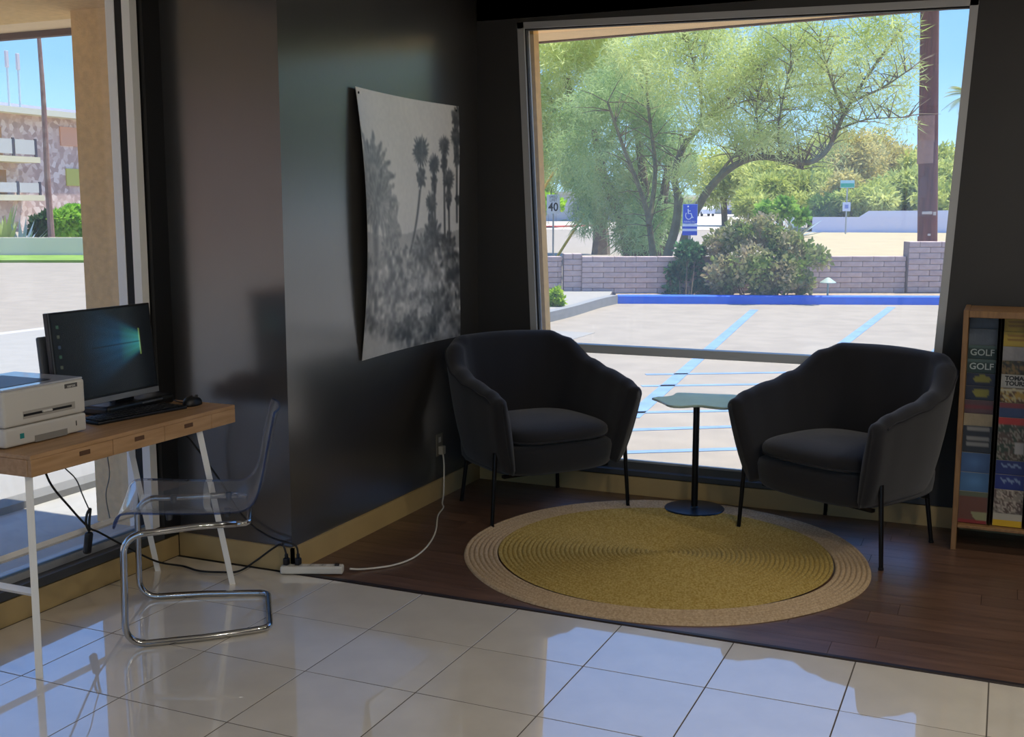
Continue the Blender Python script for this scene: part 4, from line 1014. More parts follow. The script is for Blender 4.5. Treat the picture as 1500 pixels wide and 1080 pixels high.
# ================================================================== DESK
DX0, DX1, DY0, DY1, DZ0, DZ1 = -3.235, -2.762, 2.525, 3.545, .668, .738
t = empty('desk', (0, 0, 0), 0, 'narrow bamboo desk with three small drawers on thin white legs under the left window', 'desk')
t.location = ((DX0 + DX1) / 2, (DY0 + DY1) / 2, 0); O_ = t.location.copy()
def B_(a, b, r=.0015): return MB().rbox(tuple(Vector(a) - O_), tuple(Vector(b) - O_), r, 1)
B_((DX0, DY0, DZ1 - .014), (DX1, DY1, DZ1)).build('top', M_bamboo, t)
B_((DX0, DY0, DZ0), (DX1 - .016, DY0 + .014, DZ1 - .0145)).build('end_panel', M_bamboo, t)
B_((DX0, DY1 - .014, DZ0), (DX1 - .016, DY1, DZ1 - .0145)).build('end_panel', M_bamboo, t)
B_((DX0, DY0 + .0145, DZ0), (DX0 + .014, DY1 - .0145, DZ1 - .0145)).build('back_panel', M_bamboo, t)
B_((DX0 + .0145, DY0 + .0145, DZ0), (DX1 - .017, DY1 - .0145, DZ0 + .008)).build('bottom_panel', M_bamboo, t)
ys = [DY0, 2.880, 3.138, 3.402]
for a, b in zip(ys, ys[1:]):
    d = B_((DX1 - .0155, a + .001, DZ0), (DX1, b - .001, DZ1 - .0145)).build('drawer', M_bamboo, t)
    ym = {2.525: 2.751, 2.88: 3.008, 3.138: 3.268}[round(a, 3)]
    MB().rbox(tuple(Vector((DX1 - .002, ym - .024, .696)) - O_), tuple(Vector((DX1 + .0015, ym + .024, .712)) - O_), .003, 2).build('finger_pull', mat('dark_finger_pull', '5a3c22', rough=.7), d)
B_((DX1 - .0155, 3.403, DZ0), (DX1, DY1, DZ1 - .0145)).build('front_panel', M_bamboo, t)
def bar(p, q, wd=.012, m=M_white, nm='leg'):
    p = Vector(p) - O_; q = Vector(q) - O_
    return MB().tube([p, q], wd * 1.3, 4).build(nm, m, t)
bar((-2.795, 2.545, DZ0), (-2.798, 2.541, 0)); bar((-3.20, 2.545, DZ0), (-3.20, 2.541, 0))
bar((-2.80, 3.37, DZ0), (-2.80, 3.537, 0)); bar((-3.195, 3.40, DZ0), (-3.195, 3.55, 0))
bar((-2.80, 2.543, .283), (-3.20, 2.543, .283), .011, nm='crossbar'); bar((-3.2, 2.543, .272), (-3.2, 3.487, .275), .011, nm='crossbar')
DT_ = DZ1

# monitor (all-in-one)
tl = math.atan2(.030, .345)
my0, my1 = 2.922, 3.437; mw = my1 - my0
t = empty('monitor', (-3.045, (my0 + my1) / 2, DT_), 0, 'black-framed computer screen showing a dark blue light-beam picture, behind the printer', 'monitor')
MT = Matrix.Translation((0, 0, .052)) @ Matrix.Rotation(-tl, 4, 'Y')
def mbx(a, b, r=.003, n=2): return MB().rbox(a, b, r, n, MT)
hh = .352
mbx((-.022, -mw / 2, 0), (0, mw / 2, hh)).build('frame', M_black, t)
mbx((-.045, -mw / 2 + .03, .03), (-.0225, mw / 2 - .03, hh - .03), .01).build('back_cover', M_black, t)
mbx((-.062, -mw / 2 - .008, .13), (-.046, -mw / 2 + .11, .27), .006).build('mounted_box', mat('grey_plastic', '5c6066', rough=.5), t)
mbx((0.0002, -mw / 2 + .001, .001), (.0022, mw / 2 - .001, .022), .001).build('chin', mat('silver_chin', '8b8d92', rough=.4, metal=.4), t)
mbx((.0004, -mw / 2 + .0005, .024), (.0014, -mw / 2 + .006, hh - .001), .0004).build('bezel_edge', mat('grey_bezel_edge', '55585c', rough=.4), t)
ny, nx_ = 110, 160
U, V_ = np.meshgrid(np.linspace(0, 1, nx_), np.linspace(0, 1, ny))
img = np.zeros((ny, nx_, 3)); img += np.array(lin('07090c'))
gx, gy = .862, .43
dx = gx - U; ang = (V_ - gy + .03 * dx) / (dx + .18)
beam = np.clip(1 - dx / .62, 0, 1) ** 1.5 * (dx > 0)
fanm = np.exp(-(ang / .62) ** 4)
ray1 = .55 + .25 * np.cos(ang * 9) + .3 * np.exp(-((np.abs(ang) - .34) / .09) ** 2)
lum = beam * fanm * ray1
img[..., 0] += lum * .010; img[..., 1] += lum * .13; img[..., 2] += lum * .30
core = np.clip(1 - dx / .22, 0, 1) * (dx > 0) * np.exp(-(ang / .60) ** 6)
img[..., 1] += core * .16; img[..., 2] += core * .05; img[..., 0] += core * .03
cross = np.exp(-((V_ - gy - .02 * dx) / .008) ** 2) * (dx > -.01) * (dx < .5); img *= (1 - .75 * cross)[..., None]
edge = np.exp(-((U - gx) / .006) ** 2) * (np.abs(V_ - gy) < .16); img += edge[..., None] * np.array((.18, .25, .05))
for i in range(7):
    c = (np.abs(U - .055) < .013) & (np.abs(V_ - (.14 + .115 * i)) < .018); img[c] = np.array([(.02, .05, .03), (.04, .045, .03), (.02, .03, .05)][i % 3]) * 1.2
def mfn(u, v): return MT @ Vector((.0006, -mw / 2 + .012 + (mw - .02) * u, .030 + (hh - .038) * (1 - v)))
painted('screen', img, mfn, attr_mat('screen_emission', rough=.25, emit=.8), t)
MB().rbox((-.20 + .06, -.05, 0), (.05 - .02, mw / 2 + .055, .038), .012, 3).build('base', M_black, t)
MB().box((-.06, .05, .036), (-.03, .15, .12)).build('neck', M_black, t)
MB().rbox((.0305, .13, .024), (.032, .24, .031), .0005, 1).build('base_trim', mat('silver_trim', 'a9abb0', rough=.25, metal=.8), t)

# printer
px0, px1, py0, py1 = -3.225, -2.90, 2.556, 2.905
t = empty('printer', ((px0 + px1) / 2, (py0 + py1) / 2, DT_), 0, 'pale grey laser printer with a paper slot at the left end of the desk', 'printer')
hx, hy = (px1 - px0) / 2, (py1 - py0) / 2; zs, zT = .068, .192
MB().rbox((-hx, -hy, .004), (hx - .0, hy, zs - .002), .008, 3).build('paper_tray', M_printer, t)
bd = MB().rbox((-hx, -hy, zs), (hx, hy, zT - .006), .010, 3).build('body', M_printer, t)
tp_ = MB().rbox((-hx + .003, -hy + .003, zT - .007), (hx - .004, hy - .004, zT), .004, 2).build('top_cover', M_printer_top, t)
MB().prism([(-hx + .05, zT + .0005), (hx - .05, zT + .0005), (hx - .05, zT + .0012), (-hx + .05, zT + .0012)], 1, -hy + .008, hy - .10).build('output_recess', M_black, tp_)
def fy(x, y): q = px(x, y, px1); return q.y - t.location.y, q.z - DT_
(y0_, z0_), (y1_, z1_) = fy(28, 612), fy(106, 592)
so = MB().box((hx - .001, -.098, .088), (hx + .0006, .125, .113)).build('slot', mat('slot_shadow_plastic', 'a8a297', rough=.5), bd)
MB().box((hx + .0007, -.096, .096), (hx + .0010, .110, .104)).build('slot_gap', M_black, so)
MB().rbox((hx, -.02, .098), (hx + .008, .02, .106), .002, 2).build('slot_tab', M_printer, so)
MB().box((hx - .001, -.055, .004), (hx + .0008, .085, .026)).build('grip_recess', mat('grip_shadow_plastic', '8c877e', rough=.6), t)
MB().box((hx - .001, .125, .028), (hx + .001, .128, .045)).build('level_slot', M_black, t)
MB().box((hx, -.115, .026), (hx + .0006, -.098, .043)).build('sticker', mat('teal_sticker', '1f8a86', rough=.5), t)
bg_ = MB().rbox((hx - .001, .083, .162), (hx + .0012, .140, .177), .001, 1).build('badge', mat('badge_grey', '55524e', rough=.4), t)
lettering('xerox', .015, mat('badge_letter', 'c8c4bb'), bg_, (hx + .0016, .1115, .1692), (R(90), 0, R(90)), depth=.0003, bold=.0002)

# keyboard, mouse and small things
kb = [fl(130, 612, DT_), fl(262, 594, DT_), fl(268, 600, DT_), fl(178, 627, DT_)]
kc = Vector((-2.965, 3.205, DT_)); ka = R(-12)
t = empty('keyboard', kc, math.atan2(3.42 - 3.05, -2.935 + 2.99) , 'flat black keyboard on the desk between printer and mouse', 'keyboard')
MB().rbox((-.205, -.062, 0), (.205, .062, .012), .004, 2).build('case', M_black, t)
km = None
for r_ in range(5):
    for c_ in range(15):
        if km is None: km = MB().rbox((-.0108, -.0090, 0), (.0108, .0090, .004), .0015, 1).build('key', mat('dark_keycap', '18181b', rough=.5), t); o = km
        else: o = bpy.data.objects.new('key', km.data); COL.objects.link(o); o.parent = t
        o.location = (-.180 + c_ * .0257, -.044 + r_ * .022, .0122)
t = empty('mouse', (-2.912, 3.475, DT_), R(100), 'black computer mouse at the right end of the desk', 'mouse')
mb = MB(); nn_, mm_ = 20, 8
for i in range(mm_ + 1):
    a = math.pi / 2 * i / mm_
    for k in range(nn_):
        b = 2 * math.pi * k / nn_; mb.v.append((.056 * math.cos(a) ** .5 * math.cos(b), .031 * math.cos(a) ** .6 * math.sin(b) * (1 - .1 * math.cos(b)), .034 * math.sin(a) * (1 - .15 * math.cos(b))))
mb.f = [(i * nn_ + k, i * nn_ + (k + 1) % nn_, (i + 1) * nn_ + (k + 1) % nn_, (i + 1) * nn_ + k) for i in range(mm_) for k in range(nn_)] + [tuple(reversed(range(nn_)))]
mb.build('shell', M_black, t, smooth='all')
MB().tube([(.030, -.004, .031), (.030, .004, .031)], .006, 10).build('scroll_wheel', mat('grey_wheel', '3c3c40'), t)
mc_ = (MB().tube(smooth_path([(-2.955, 3.475, DT_ + .006), (-3.00, 3.49, DT_ + .005), (-3.06, 3.52, DT_ + .005), (-3.13, 3.525, DT_ + .005), (-3.19, 3.49, DT_ + .005)]), .0025, 6).build('cord', M_cord_b, None, smooth=True)); mc_.parent = t; mc_.matrix_parent_inverse = (Matrix.Translation(t.location) @ Matrix.Rotation(R(100), 4, 'Z')).inverted()
tag(MB().tube(smooth_path([(-3.10, 3.01, DT_ + .004), (-3.07, 3.09, DT_ + .004), (-3.08, 3.17, DT_ + .004), (-3.13, 3.21, DT_ + .004)]), .0035, 6).build('cable', M_cord_b, None, smooth=True), 'black cord on the desk just behind the keyboard', 'cord')

# ================================================================== CLEAR CANTILEVER CHAIR
fwd = Vector((-.80, -.60, 0)); fa = math.atan2(-fwd.x, fwd.y)
t = empty('cantilever_chair', (-2.655, 3.185, 0), fa, 'clear plastic chair on a chrome cantilever frame, pulled up to the desk', 'chair')
def half(sg):
    q = []
    def P(x, y, z): return Vector((sg * x, y, z))
    pts = [P(.205, -.13, .408), P(.215, 0, .410), P(.235, .13, .405)]
    for a in range(0, 91, 15): pts.append(P(.245, .175 + .07 * math.sin(R(a)), .340 + .065 * math.cos(R(a))))
    pts += [P(.248, .248, .2), P(.250, .250, .10)]
    for a in range(0, 91, 15): pts.append(P(.250 - .0006 * a * .1, .185 + .065 * math.cos(R(a)), .0125 + .065 - .065 * math.sin(R(a))))
    pts += [P(.235, .0, .0125), P(.205, -.17, .0125)]
    for a in range(0, 91, 18): pts.append(P(.155 + .045 * math.cos(R(a)), -.19 - .045 * math.sin(R(a)), .0125))
    return pts
Lp, Rp = half(-1), half(1)
MB().tube(Rp + list(reversed(Lp)), .0118, 12).build('frame', M_chrome, t, smooth='all')
MB().tube([(-.205, -.12, .408), (-.205, -.16, .408), (-.18, -.175, .408), (.18, -.175, .408), (.205, -.16, .408), (.205, -.12, .408)], .0105, 10).build('seat_bar', M_chrome, t, smooth='all')
prof = smooth_path([(0, .275, .424), (0, .262, .444), (0, .225, .453), (0, .15, .448), (0, .02, .438), (0, -.10, .434), (0, -.175, .450), (0, -.222, .500), (0, -.245, .570), (0, -.262, .65), (0, -.280, .73), (0, -.296, .79)], 4)
n = len(prof); m_ = 18; V = []
for i, p in enumerate(prof):
    u_ = i / (n - 1)
    wdt = interp(u_, [(0, .225), (.08, .25), (.35, .25), (.55, .235), (.8, .215), (.94, .195), (1.0, .150)])
    for k in range(m_ + 1):
        s = -1 + 2 * k / m_; lift = abs(s) ** 2.4
        seatness = 1 - min(1, max(0, (u_ - .45) / .2))
        dy, dz = lift * .022 * (1 - seatness), lift * .026 * seatness * min(1, u_ * 8)
        V.append((wdt * s, p.y + dy, p.z + dz))
F = [(i * (m_ + 1) + k, i * (m_ + 1) + k + 1, (i + 1) * (m_ + 1) + k + 1, (i + 1) * (m_ + 1) + k) for i in range(n - 1) for k in range(m_)]
M_clear = glass_mat('clear_polycarbonate', (.98, .985, .99), ior=1.45, boost=1.0, rough=.05)
ncl = M_clear.node_tree; dcl = ncl.nodes.new('ShaderNodeBsdfDiffuse'); dcl.inputs[0].default_value = (.75, .8, .9, 1); mcl = ncl.nodes.new('ShaderNodeMixShader'); mcl.inputs[0].default_value = .07  # pale diffuse share paints in window light reflected by the seat
ocl = [x for x in ncl.nodes if x.type == 'OUTPUT_MATERIAL'][0]; pcl = ocl.inputs[0].links[0].from_socket; ncl.links.new(pcl, mcl.inputs[1]); ncl.links.new(dcl.outputs[0], mcl.inputs[2]); ncl.links.new(mcl.outputs[0], ocl.inputs[0])
so = MB().add(V, F).build('seat_shell', M_clear, t, smooth='all', fix=False)
md = so.modifiers.new('thickness', 'SOLIDIFY'); md.thickness = .005
rim = [Vector(V[i * (m_ + 1)]) for i in range(n)] + [Vector(V[(n - 1) * (m_ + 1) + k]) for k in range(1, m_)] + [Vector(V[i * (m_ + 1) + m_]) for i in reversed(range(n))]
M_rim = glass_mat('clear_edge', (.42, .50, .72), ior=1.4, boost=1.0, rough=.2)
MB().tube(rim, .0042, 6).build('rim', M_rim, t, smooth='all')
MB().tube(rim[:1] + [Vector(V[k]) for k in range(1, m_)] + rim[-1:], .0042, 6).build('front_lip', M_rim, t, smooth='all')
for x, y in ((-.12, .10), (.12, .10), (-.12, -.10), (.12, -.10)):
    MB().lathe([(0, .448), (.012, .447), (.013, .443), (.010, .418), (0, .418)], 14, (x, y, -.004)).build('fixing_bolt', mat('grey_bolt', '4c4f55', rough=.3, metal=.7), t)

# ================================================================== CORDS AND POWER
rp_ = Matrix.Rotation(math.atan2(3.863 - 3.716, -2.5 + 2.679), 4, 'Z')
t = empty('power_strip', (-2.575, 3.775, 0.004), math.atan2(.085, .2), 'off-white power strip lying across the tile and plank joint at the pillar corner', 'power strip')
MB().rbox((-.130, -.024, 0), (.130, .024, .032), .007, 3).build('housing', M_cord_w, t)
for i in range(4):
    x = -.105 + i * .05; so_ = MB().rbox((x - .014, -.014, .0316), (x + .014, .014, .0328), .003, 2).build('socket', mat('socket_face', 'bdb8aa', rough=.5), t)
    for dy in (-.005, .005): MB().box((x - .006, dy - .001, .0329), (x + .002, dy + .001, .0332)).build('slit', M_black, so_)
MB().rbox((.095, -.008, .031), (.113, .008, .040), .002, 2).build('switch', mat('dark_switch', '1b0d0d', rough=.4), t)
def plug(loc, label, m, rz=0):
    o = MB().rbox((-.011, -.012, 0), (.011, .012, .030), .004, 2).rbox((-.006, -.006, .029), (.006, .006, .048), .003, 2).build('plug', m); place(o, loc, (0, 0, rz)); return tag(o, label, 'plug')
p1 = Vector((-2.672, 3.732, .0385)); p2 = Vector((-2.628, 3.752, .0385))
plug(p1, 'left black plug pushed into the power strip', M_black); plug(p2, 'right black plug pushed into the power strip', M_black)
def cord(pts, r, m, label, name='cable'):
    return tag(MB().tube(smooth_path(pts, 8), r, 7).build(name, m, None, smooth='all'), label, 'cord')
# black cords on the tiles and up to the desk
cord([p1 + Vector((0, 0, .045)), p1 + Vector((-.02, .0, .085)), (-2.74, 3.735, .10), (-2.80, 3.70, .05), (-2.86, 3.66, .008), (-2.93, 3.62, .006), (-3.02, 3.60, .006), (-3.12, 3.62, .007), (-3.17, 3.52, .05), (-3.17, 3.35, .16), (-3.16, 3.2, .262), (-3.155, 3.14, .30), (-3.15, 3.05, .40), (-3.15, 2.96, .52), (-3.15, 2.92, .655)], .0042, M_cord_b, 'long black cord from the power strip over the tiles and up behind the desk crossbar')
cord([p2 + Vector((0, 0, .045)), p2 + Vector((-.01, .0, .08)), (-2.68, 3.735, .135), (-2.75, 3.738, .145), (-2.84, 3.742, .18), (-2.92, 3.742, .245), (-2.99, 3.742, .34), (-3.04, 3.70, .45), (-3.07, 3.64, .55), (-3.10, 3.56, .655), (-3.12, 3.56, .745)], .0042, M_cord_b, 'black cord hanging along the pillar face from the desk end to the power strip')
ad = empty('cord_adapter', (-3.15, 3.12, .20), 0, 'black power adapter tied in a loop hanging below the desk crossbar', 'adapter')
MB().rbox((-.012, -.016, .0), (.012, .016, .085), .010, 3, Matrix.Rotation(R(-12), 4, 'X')).build('adapter', M_black, ad)
MB().tube(smooth_path([(0, .018, .085), (0, .004, .12), (0, .012, .155), (0, .03, .17), (0, .022, .13), (0, .018, .085)]), .005, 6).build('cord_loop', M_black, ad, smooth='all')
cord([(-3.15, 3.145, .365), (-3.155, 3.12, .43), (-3.155, 3.09, .50), (-3.16, 3.03, .57), (-3.16, 2.99, .655)], .0026, mat('grey_thin_cord', '6a6a66', rough=.6), 'thin grey cord hanging from the desk bottom to the adapter loop')
cord([(-3.20, 3.34, .66), (-3.21, 3.315, .56), (-3.215, 3.325, .46), (-3.215, 3.30, .38), (-3.21, 3.31, .28)], .0022, mat('grey_thin_cord', '6a6a66'), 'thin grey cord hanging straight down in front of the stucco fin')
# outlet with adapter and white cord
t = empty('wall_outlet', (XP, 5.098, .285), 0, 'beige wall outlet with a plug-in adapter low on the poster wall', 'outlet')
MB().rbox((0, -.035, -.058), (.005, .035, .058), .002, 2).build('cover_plate', mat('outlet_beige', '6e675a', rough=.5), t)
MB().rbox((.005, -.018, -.05), (.032, .018, -.006), .004, 2).build('adapter', mat('outlet_adapter_beige', 'a39a86', rough=.5), t)
MB().rbox((.0052, -.013, .012), (.0065, .013, .040), .002, 2).build('socket', mat('socket_face', 'bdb8aa'), t)
cord([(XP + .024, 5.098, .236), (XP + .028, 5.10, .18), (XP + .035, 5.085, .10), (XP + .045, 5.06, .03), (-2.59, 4.98, .006), (-2.545, 4.905, .006), (-2.50, 4.76, .006), (-2.40, 4.55, .006), (-2.345, 4.41, .006), (-2.30, 4.25, .006), (-2.285, 4.10, .006), (-2.32, 3.98, .006), (-2.40, 3.89, .008), (-2.437, 3.845, .018)], .0042, M_cord_w, 'white extension cord curving over the planks from the outlet to the power strip')

# ================================================================== POSTER
rg = np.random.default_rng(11)
ny, nx_ = 230, 190
U, V_ = np.meshgrid(np.linspace(0, 1, nx_), np.linspace(0, 1, ny)); 
def blur(a, k):
    for _ in range(k):
        a = (a + np.roll(a, 1, 0) + np.roll(a, -1, 0) + np.roll(a, 1, 1) + np.roll(a, -1, 1)) / 5
    return a
def noise(cell, seed):
    r = np.random.default_rng(seed); gy_, gx_ = int(ny / cell) + 3, int(nx_ / cell) + 3; g = r.random((gy_, gx_))
    yy = np.arange(ny) / cell; xx = np.arange(nx_) / cell; yi = yy.astype(int); xi = xx.astype(int); fy_ = (yy - yi)[:, None]; fx_ = (xx - xi)[None]
    fy_ = fy_ * fy_ * (3 - 2 * fy_); fx_ = fx_ * fx_ * (3 - 2 * fx_)
    a = g[yi][:, xi]; b = g[yi][:, xi + 1]; c = g[yi + 1][:, xi]; d = g[yi + 1][:, xi + 1]
    return (a * (1 - fx_) + b * fx_) * (1 - fy_) + (c * (1 - fx_) + d * fx_) * fy_
sky_ = .70 - .06 * V_ + .02 * noise(30, 1)
G = sky_.copy()
G = np.where(V_ > .50 + .05 * noise(40, 2), .58 - .05 * noise(14, 3), G)
def dark(mask, val, k=1.0):
    global G
    mk = np.clip(mask, 0, 1) * k; G = G * (1 - mk) + val * mk
def line(x0, y0, x1, y1, wd, val, bend=0, k=1):
    t_ = np.clip((V_ - y0) / (y1 - y0 + 1e-9), 0, 1); xc = x0 + (x1 - x0) * t_ + bend * np.sin(math.pi * t_)
    dark(np.clip(1.3 - np.abs(U - xc) / wd, 0, 1) * (V_ >= min(y0, y1)) * (V_ <= max(y0, y1)), val, k)
def fanc(cx, cy, rx, ry, n_, val, seed, k=.9, sp=6.283, a0=0):
    r = np.random.default_rng(seed); dx_ = (U - cx) / rx; dy_ = (V_ - cy) / ry; rr = np.hypot(dx_, dy_); aa = np.arctan2(dy_, dx_)
    sc_ = .5 + .5 * np.cos(aa * n_ + 2 * np.sin(aa * 3 + seed)); edge_ = .72 + .28 * sc_ + .30 * (noise(4, seed) - .5)
    tone = val + .22 * (noise(4, seed + 5) - .5) + .05 * np.cos(aa * n_ * 2)
    dark(np.clip((edge_ - rr) * 7, 0, 1), tone, k)
# left date palm
line(.10, .40, .115, .74, .035, .34, k=.9)
fanc(.09, .33, .24, .19, 17, .40, 2, .75); fanc(.15, .42, .22, .14, 13, .43, 3, .7); fanc(.30, .52, .09, .13, 9, .38, 4, .6)
# mid palms
line(.585, .36, .44, .66, .011, .27, bend=.02)
fanc(.60, .205, .095, .070, 23, .24, 5); fanc(.60, .31, .055, .06, 8, .25, 6)
for cx, v0, v1, s_ in ((.735, .27, .60, 7), (.84, .19, .62, 8), (.89, .33, .62, 9), (.70, .43, .62, 10), (.97, .15, .50, 11)):
    line(cx, v0, cx + .01, v1, .011, .28); fanc(cx, v0 - .015, .065, .050, 19, .26, s_); fanc(cx, v0 + .06, .04, .055, 7, .27, s_ + 20)
fanc(1.0, .05, .09, .06, 11, .3, 31); fanc(.985, .40, .035, .03, 6, .14, 33)
# dense middle and garden
for cx, cy, rx, ry, v, s_ in ((.72, .56, .12, .09, .27, 41), (.88, .62, .12, .10, .24, 42), (.60, .60, .12, .07, .36, 43), (.40, .66, .12, .08, .38, 44), (.25, .60, .10, .09, .45, 45), (.93, .74, .10, .10, .30, 46), (.30, .76, .14, .08, .32, 47), (.08, .82, .14, .10, .34, 48), (.55, .80, .12, .07, .34, 49), (.78, .84, .12, .09, .26, 50), (.45, .92, .16, .07, .20, 51), (.66, .93, .14, .06, .24, 52), (.95, .92, .10, .08, .36, 53)):
    fanc(cx, cy, rx, ry, 11, v, s_, .85)
gm_ = (V_ > .60); n1 = noise(7, 60); n2 = noise(4, 61); tex = .16 + .52 * n1 + .34 * (n2 - .5)
G = np.where(gm_, G * .4 + tex * .6, G)
for cx, cy, rx, ry, v, s_ in ((.44, .70, .06, .025, .62, 70), (.52, .75, .10, .03, .52, 71), (.20, .70, .05, .03, .55, 72), (.60, .86, .07, .035, .55, 73), (.36, .87, .05, .03, .56, 74), (.50, .83, .05, .03, .54, 75), (.16, .90, .05, .025, .52, 76), (.85, .91, .05, .03, .52, 77), (.72, .77, .05, .025, .50, 78), (.92, .67, .05, .03, .46, 80)):
    fanc(cx, cy, rx, ry, 7, v, s_, .7)
dark(np.clip((.13 - U * .35 - (1 - V_) * 1.2 + .02) * 20, 0, 1), .62, .9)
G = blur(G, 1); G = G + .02 * (noise(3, 90) - .5)
Gl = np.clip(G * 1.60 - .20, .03, .97) ** 2.2
img = np.stack([Gl * 1.0, Gl * .95, Gl * .86], -1)
YP0, YP1, ZP0, ZP1 = 4.306, 5.338, .831, 2.036
def pfn(u, v):
    curl = .050 * math.exp(-u * 5.5) * (math.sin(math.pi * min(1, max(0, v * .9 + .08))) ** .8) + .006 * math.sin(7 * v + 1) * u ** 4 + .012 * math.exp(-(1 - u) * 9) * math.sin(math.pi * v)
    y = YP0 + (YP1 - YP0) * u + (.030 * v + .010 * math.sin(math.pi * v)) * (1 - u) - .008 * math.sin(math.pi * v) * u
    z = ZP1 - (ZP1 - ZP0) * v + .006 * math.sin(math.pi * u) * (1 - 2 * v) * -1 - .010 * (1 - u) * (v > .98)
    return (XP + .0035 + curl, y, z)
t = empty('poster', (0, 0, 0), 0, 'large black and white photo poster of palms and desert plants, curling off the wall', 'poster')
t.location = (XP, (YP0 + YP1) / 2, ZP0); Ov = t.location.copy()
po = painted('print', img, lambda u, v: tuple(Vector(pfn(u, v)) - Ov), attr_mat('poster_print', rough=.5, coat=1), t)
gn = 24; bv = []; bf = []
for j in range(gn + 1):
    for i in range(gn + 1): p = Vector(pfn(i / gn, j / gn)) - Ov; bv.append((p.x - .0012, p.y, p.z))
for j in range(gn):
    for i in range(gn): a = j * (gn + 1) + i; bf.append((a, a + 1, a + gn + 2, a + gn + 1))
MB().add(bv, bf).build('paper_back', mat('poster_paper', 'c9c5bd', rough=.8), t, smooth='all', fix=False)
for u, v in ((.02, .02), (.97, .02)):
    p = Vector(pfn(u, v)) - Ov; MB().ball(p + Vector((.002, 0, 0)), (.003, .006, .006), 8, 6).build('pin', M_black, t)

# ================================================================== BROCHURE RACK
RX0, RX1, RY0, RY1, RH = -.160, .345, 5.205, 5.52, 1.072
t = empty('brochure_rack', ((RX0 + RX1) / 2, (RY0 + RY1) / 2, 0), 0, 'oak-coloured floor rack full of brochures at the right edge, behind the right armchair', 'rack')
O_ = t.location.copy()
def B2(a, b, nm, m=M_oak, r=.002): return MB().rbox(tuple(Vector(a) - O_), tuple(Vector(b) - O_), r, 1).build(nm, m, t)
B2((RX0, RY0, 0), (RX0 + .022, RY1, RH), 'side_panel'); B2((RX1 - .022, RY0, 0), (RX1, RY1, RH), 'side_panel')
B2((RX0 + .0225, RY0, 1.040), (RX1 - .0225, RY1, RH - .003), 'top_board'); B2((RX0 + .0225, RY0, .104), (RX1 - .0225, RY1, .118), 'bottom_shelf')
B2((RX0 + .0225, RY1 - .02, .12), (RX1 - .0225, RY1 - .008, 1.039), 'back_panel', mat('dark_rack_back', '16130f', rough=.8))
cx_ = [-.078, .064, .206]; cw_ = .118
for x in (-.0075, .1345, .2765 + .018): B2((x - .002, RY0 + .03, .119), (x + .002, RY1 - .021, 1.03), 'divider', mat('clear_dark_divider', '1a1d1c', rough=.3))
# each column: list of (top y in the crop, kind/colours, wording)
def zc(v): return 1.030 - (v - 78) / 812 * .905
cols = [
 [(78, '5f6f80', 'pale slate blue brochure', 'slate', None), (125, '6b7683', 'grey-blue brochure', 'slate', None), (190, '17382e', 'dark green golf brochure', 'band', 'GOLF'), (245, '1d3c33', 'dark green golf brochure', 'band', 'GOLF'), (300, '141d3a', 'navy brochure with yellow lettering', 'yell', None), (350, '1a2238', 'navy brochure with dull yellow lettering', 'yell', None), (405, '5e4145', 'muted red brochure', 'redg', None), (458, 'a8987a', 'plain cream card', 'plain', None), (505, '1e2024', 'black brochure with pale lines', 'lines', None), (612, '3f5f8c', 'blue sky brochure', 'sky', None), (690, '47709c', 'light blue sky brochure', 'sky', None), (765, '6d4434', 'red desert landscape brochure', 'desert', None)],
 [(78, 'd6b23c', 'bright yellow brochure', 'yellow', None), (132, 'd8b844', 'bright yellow brochure', 'yellow', None), (190, 'a9a5a5', 'pale grey brochure', 'plain', None), (245, '3c2b1a', 'dark brown leafy brochure', 'leaf', None), (298, 'b9b6ae', 'white brochure with heavy black lettering', 'plain', 'TOURS'), (350, 'a88a3c', 'yellow food brochure', 'food', None), (408, '31446e', 'blue and red brochure', 'redblue', None), (465, '46443f', 'street scene brochure with a red headline', 'street', None), (635, '1c2a6a', 'royal blue brochure with script', 'script', None), (690, '1f2f78', 'royal blue brochure with script', 'script', None), (748, '8a7d74', 'brochure showing a group of people', 'people', None), (842, 'b7b0a0', 'white brochure with a yellow band', 'yband', None)],
 [(78, '7c3038', 'dark red brochure', 'redg', None), (150, '2c4a5a', 'teal brochure', 'slate', None), (215, '12333a', 'deep teal brochure', 'band', None), (290, '1b2a2c', 'near-black brochure with a white head', 'whead', None), (360, '1c2448', 'navy brochure', 'slate', None), (412, 'b8912c', 'golden yellow brochure', 'yell2', None), (470, '8a3a2c', 'orange food brochure', 'food', None), (525, '9a9a98', 'pale brochure', 'plain', None), (585, '20352c', 'dark green brochure with white strokes', 'lines', None), (650, '6e522e', 'brown brochure', 'leaf', None), (760, '7c6c60', 'brown group picture brochure', 'people', None), (845, '8c7c70', 'beige brochure with dark script', 'plain', None)]]
ordn = ['top', 'second', 'third', 'fourth', 'fifth', 'sixth', 'seventh', 'eighth', 'ninth', 'tenth', 'eleventh', 'lowest']
coln = ['left', 'middle', 'right']
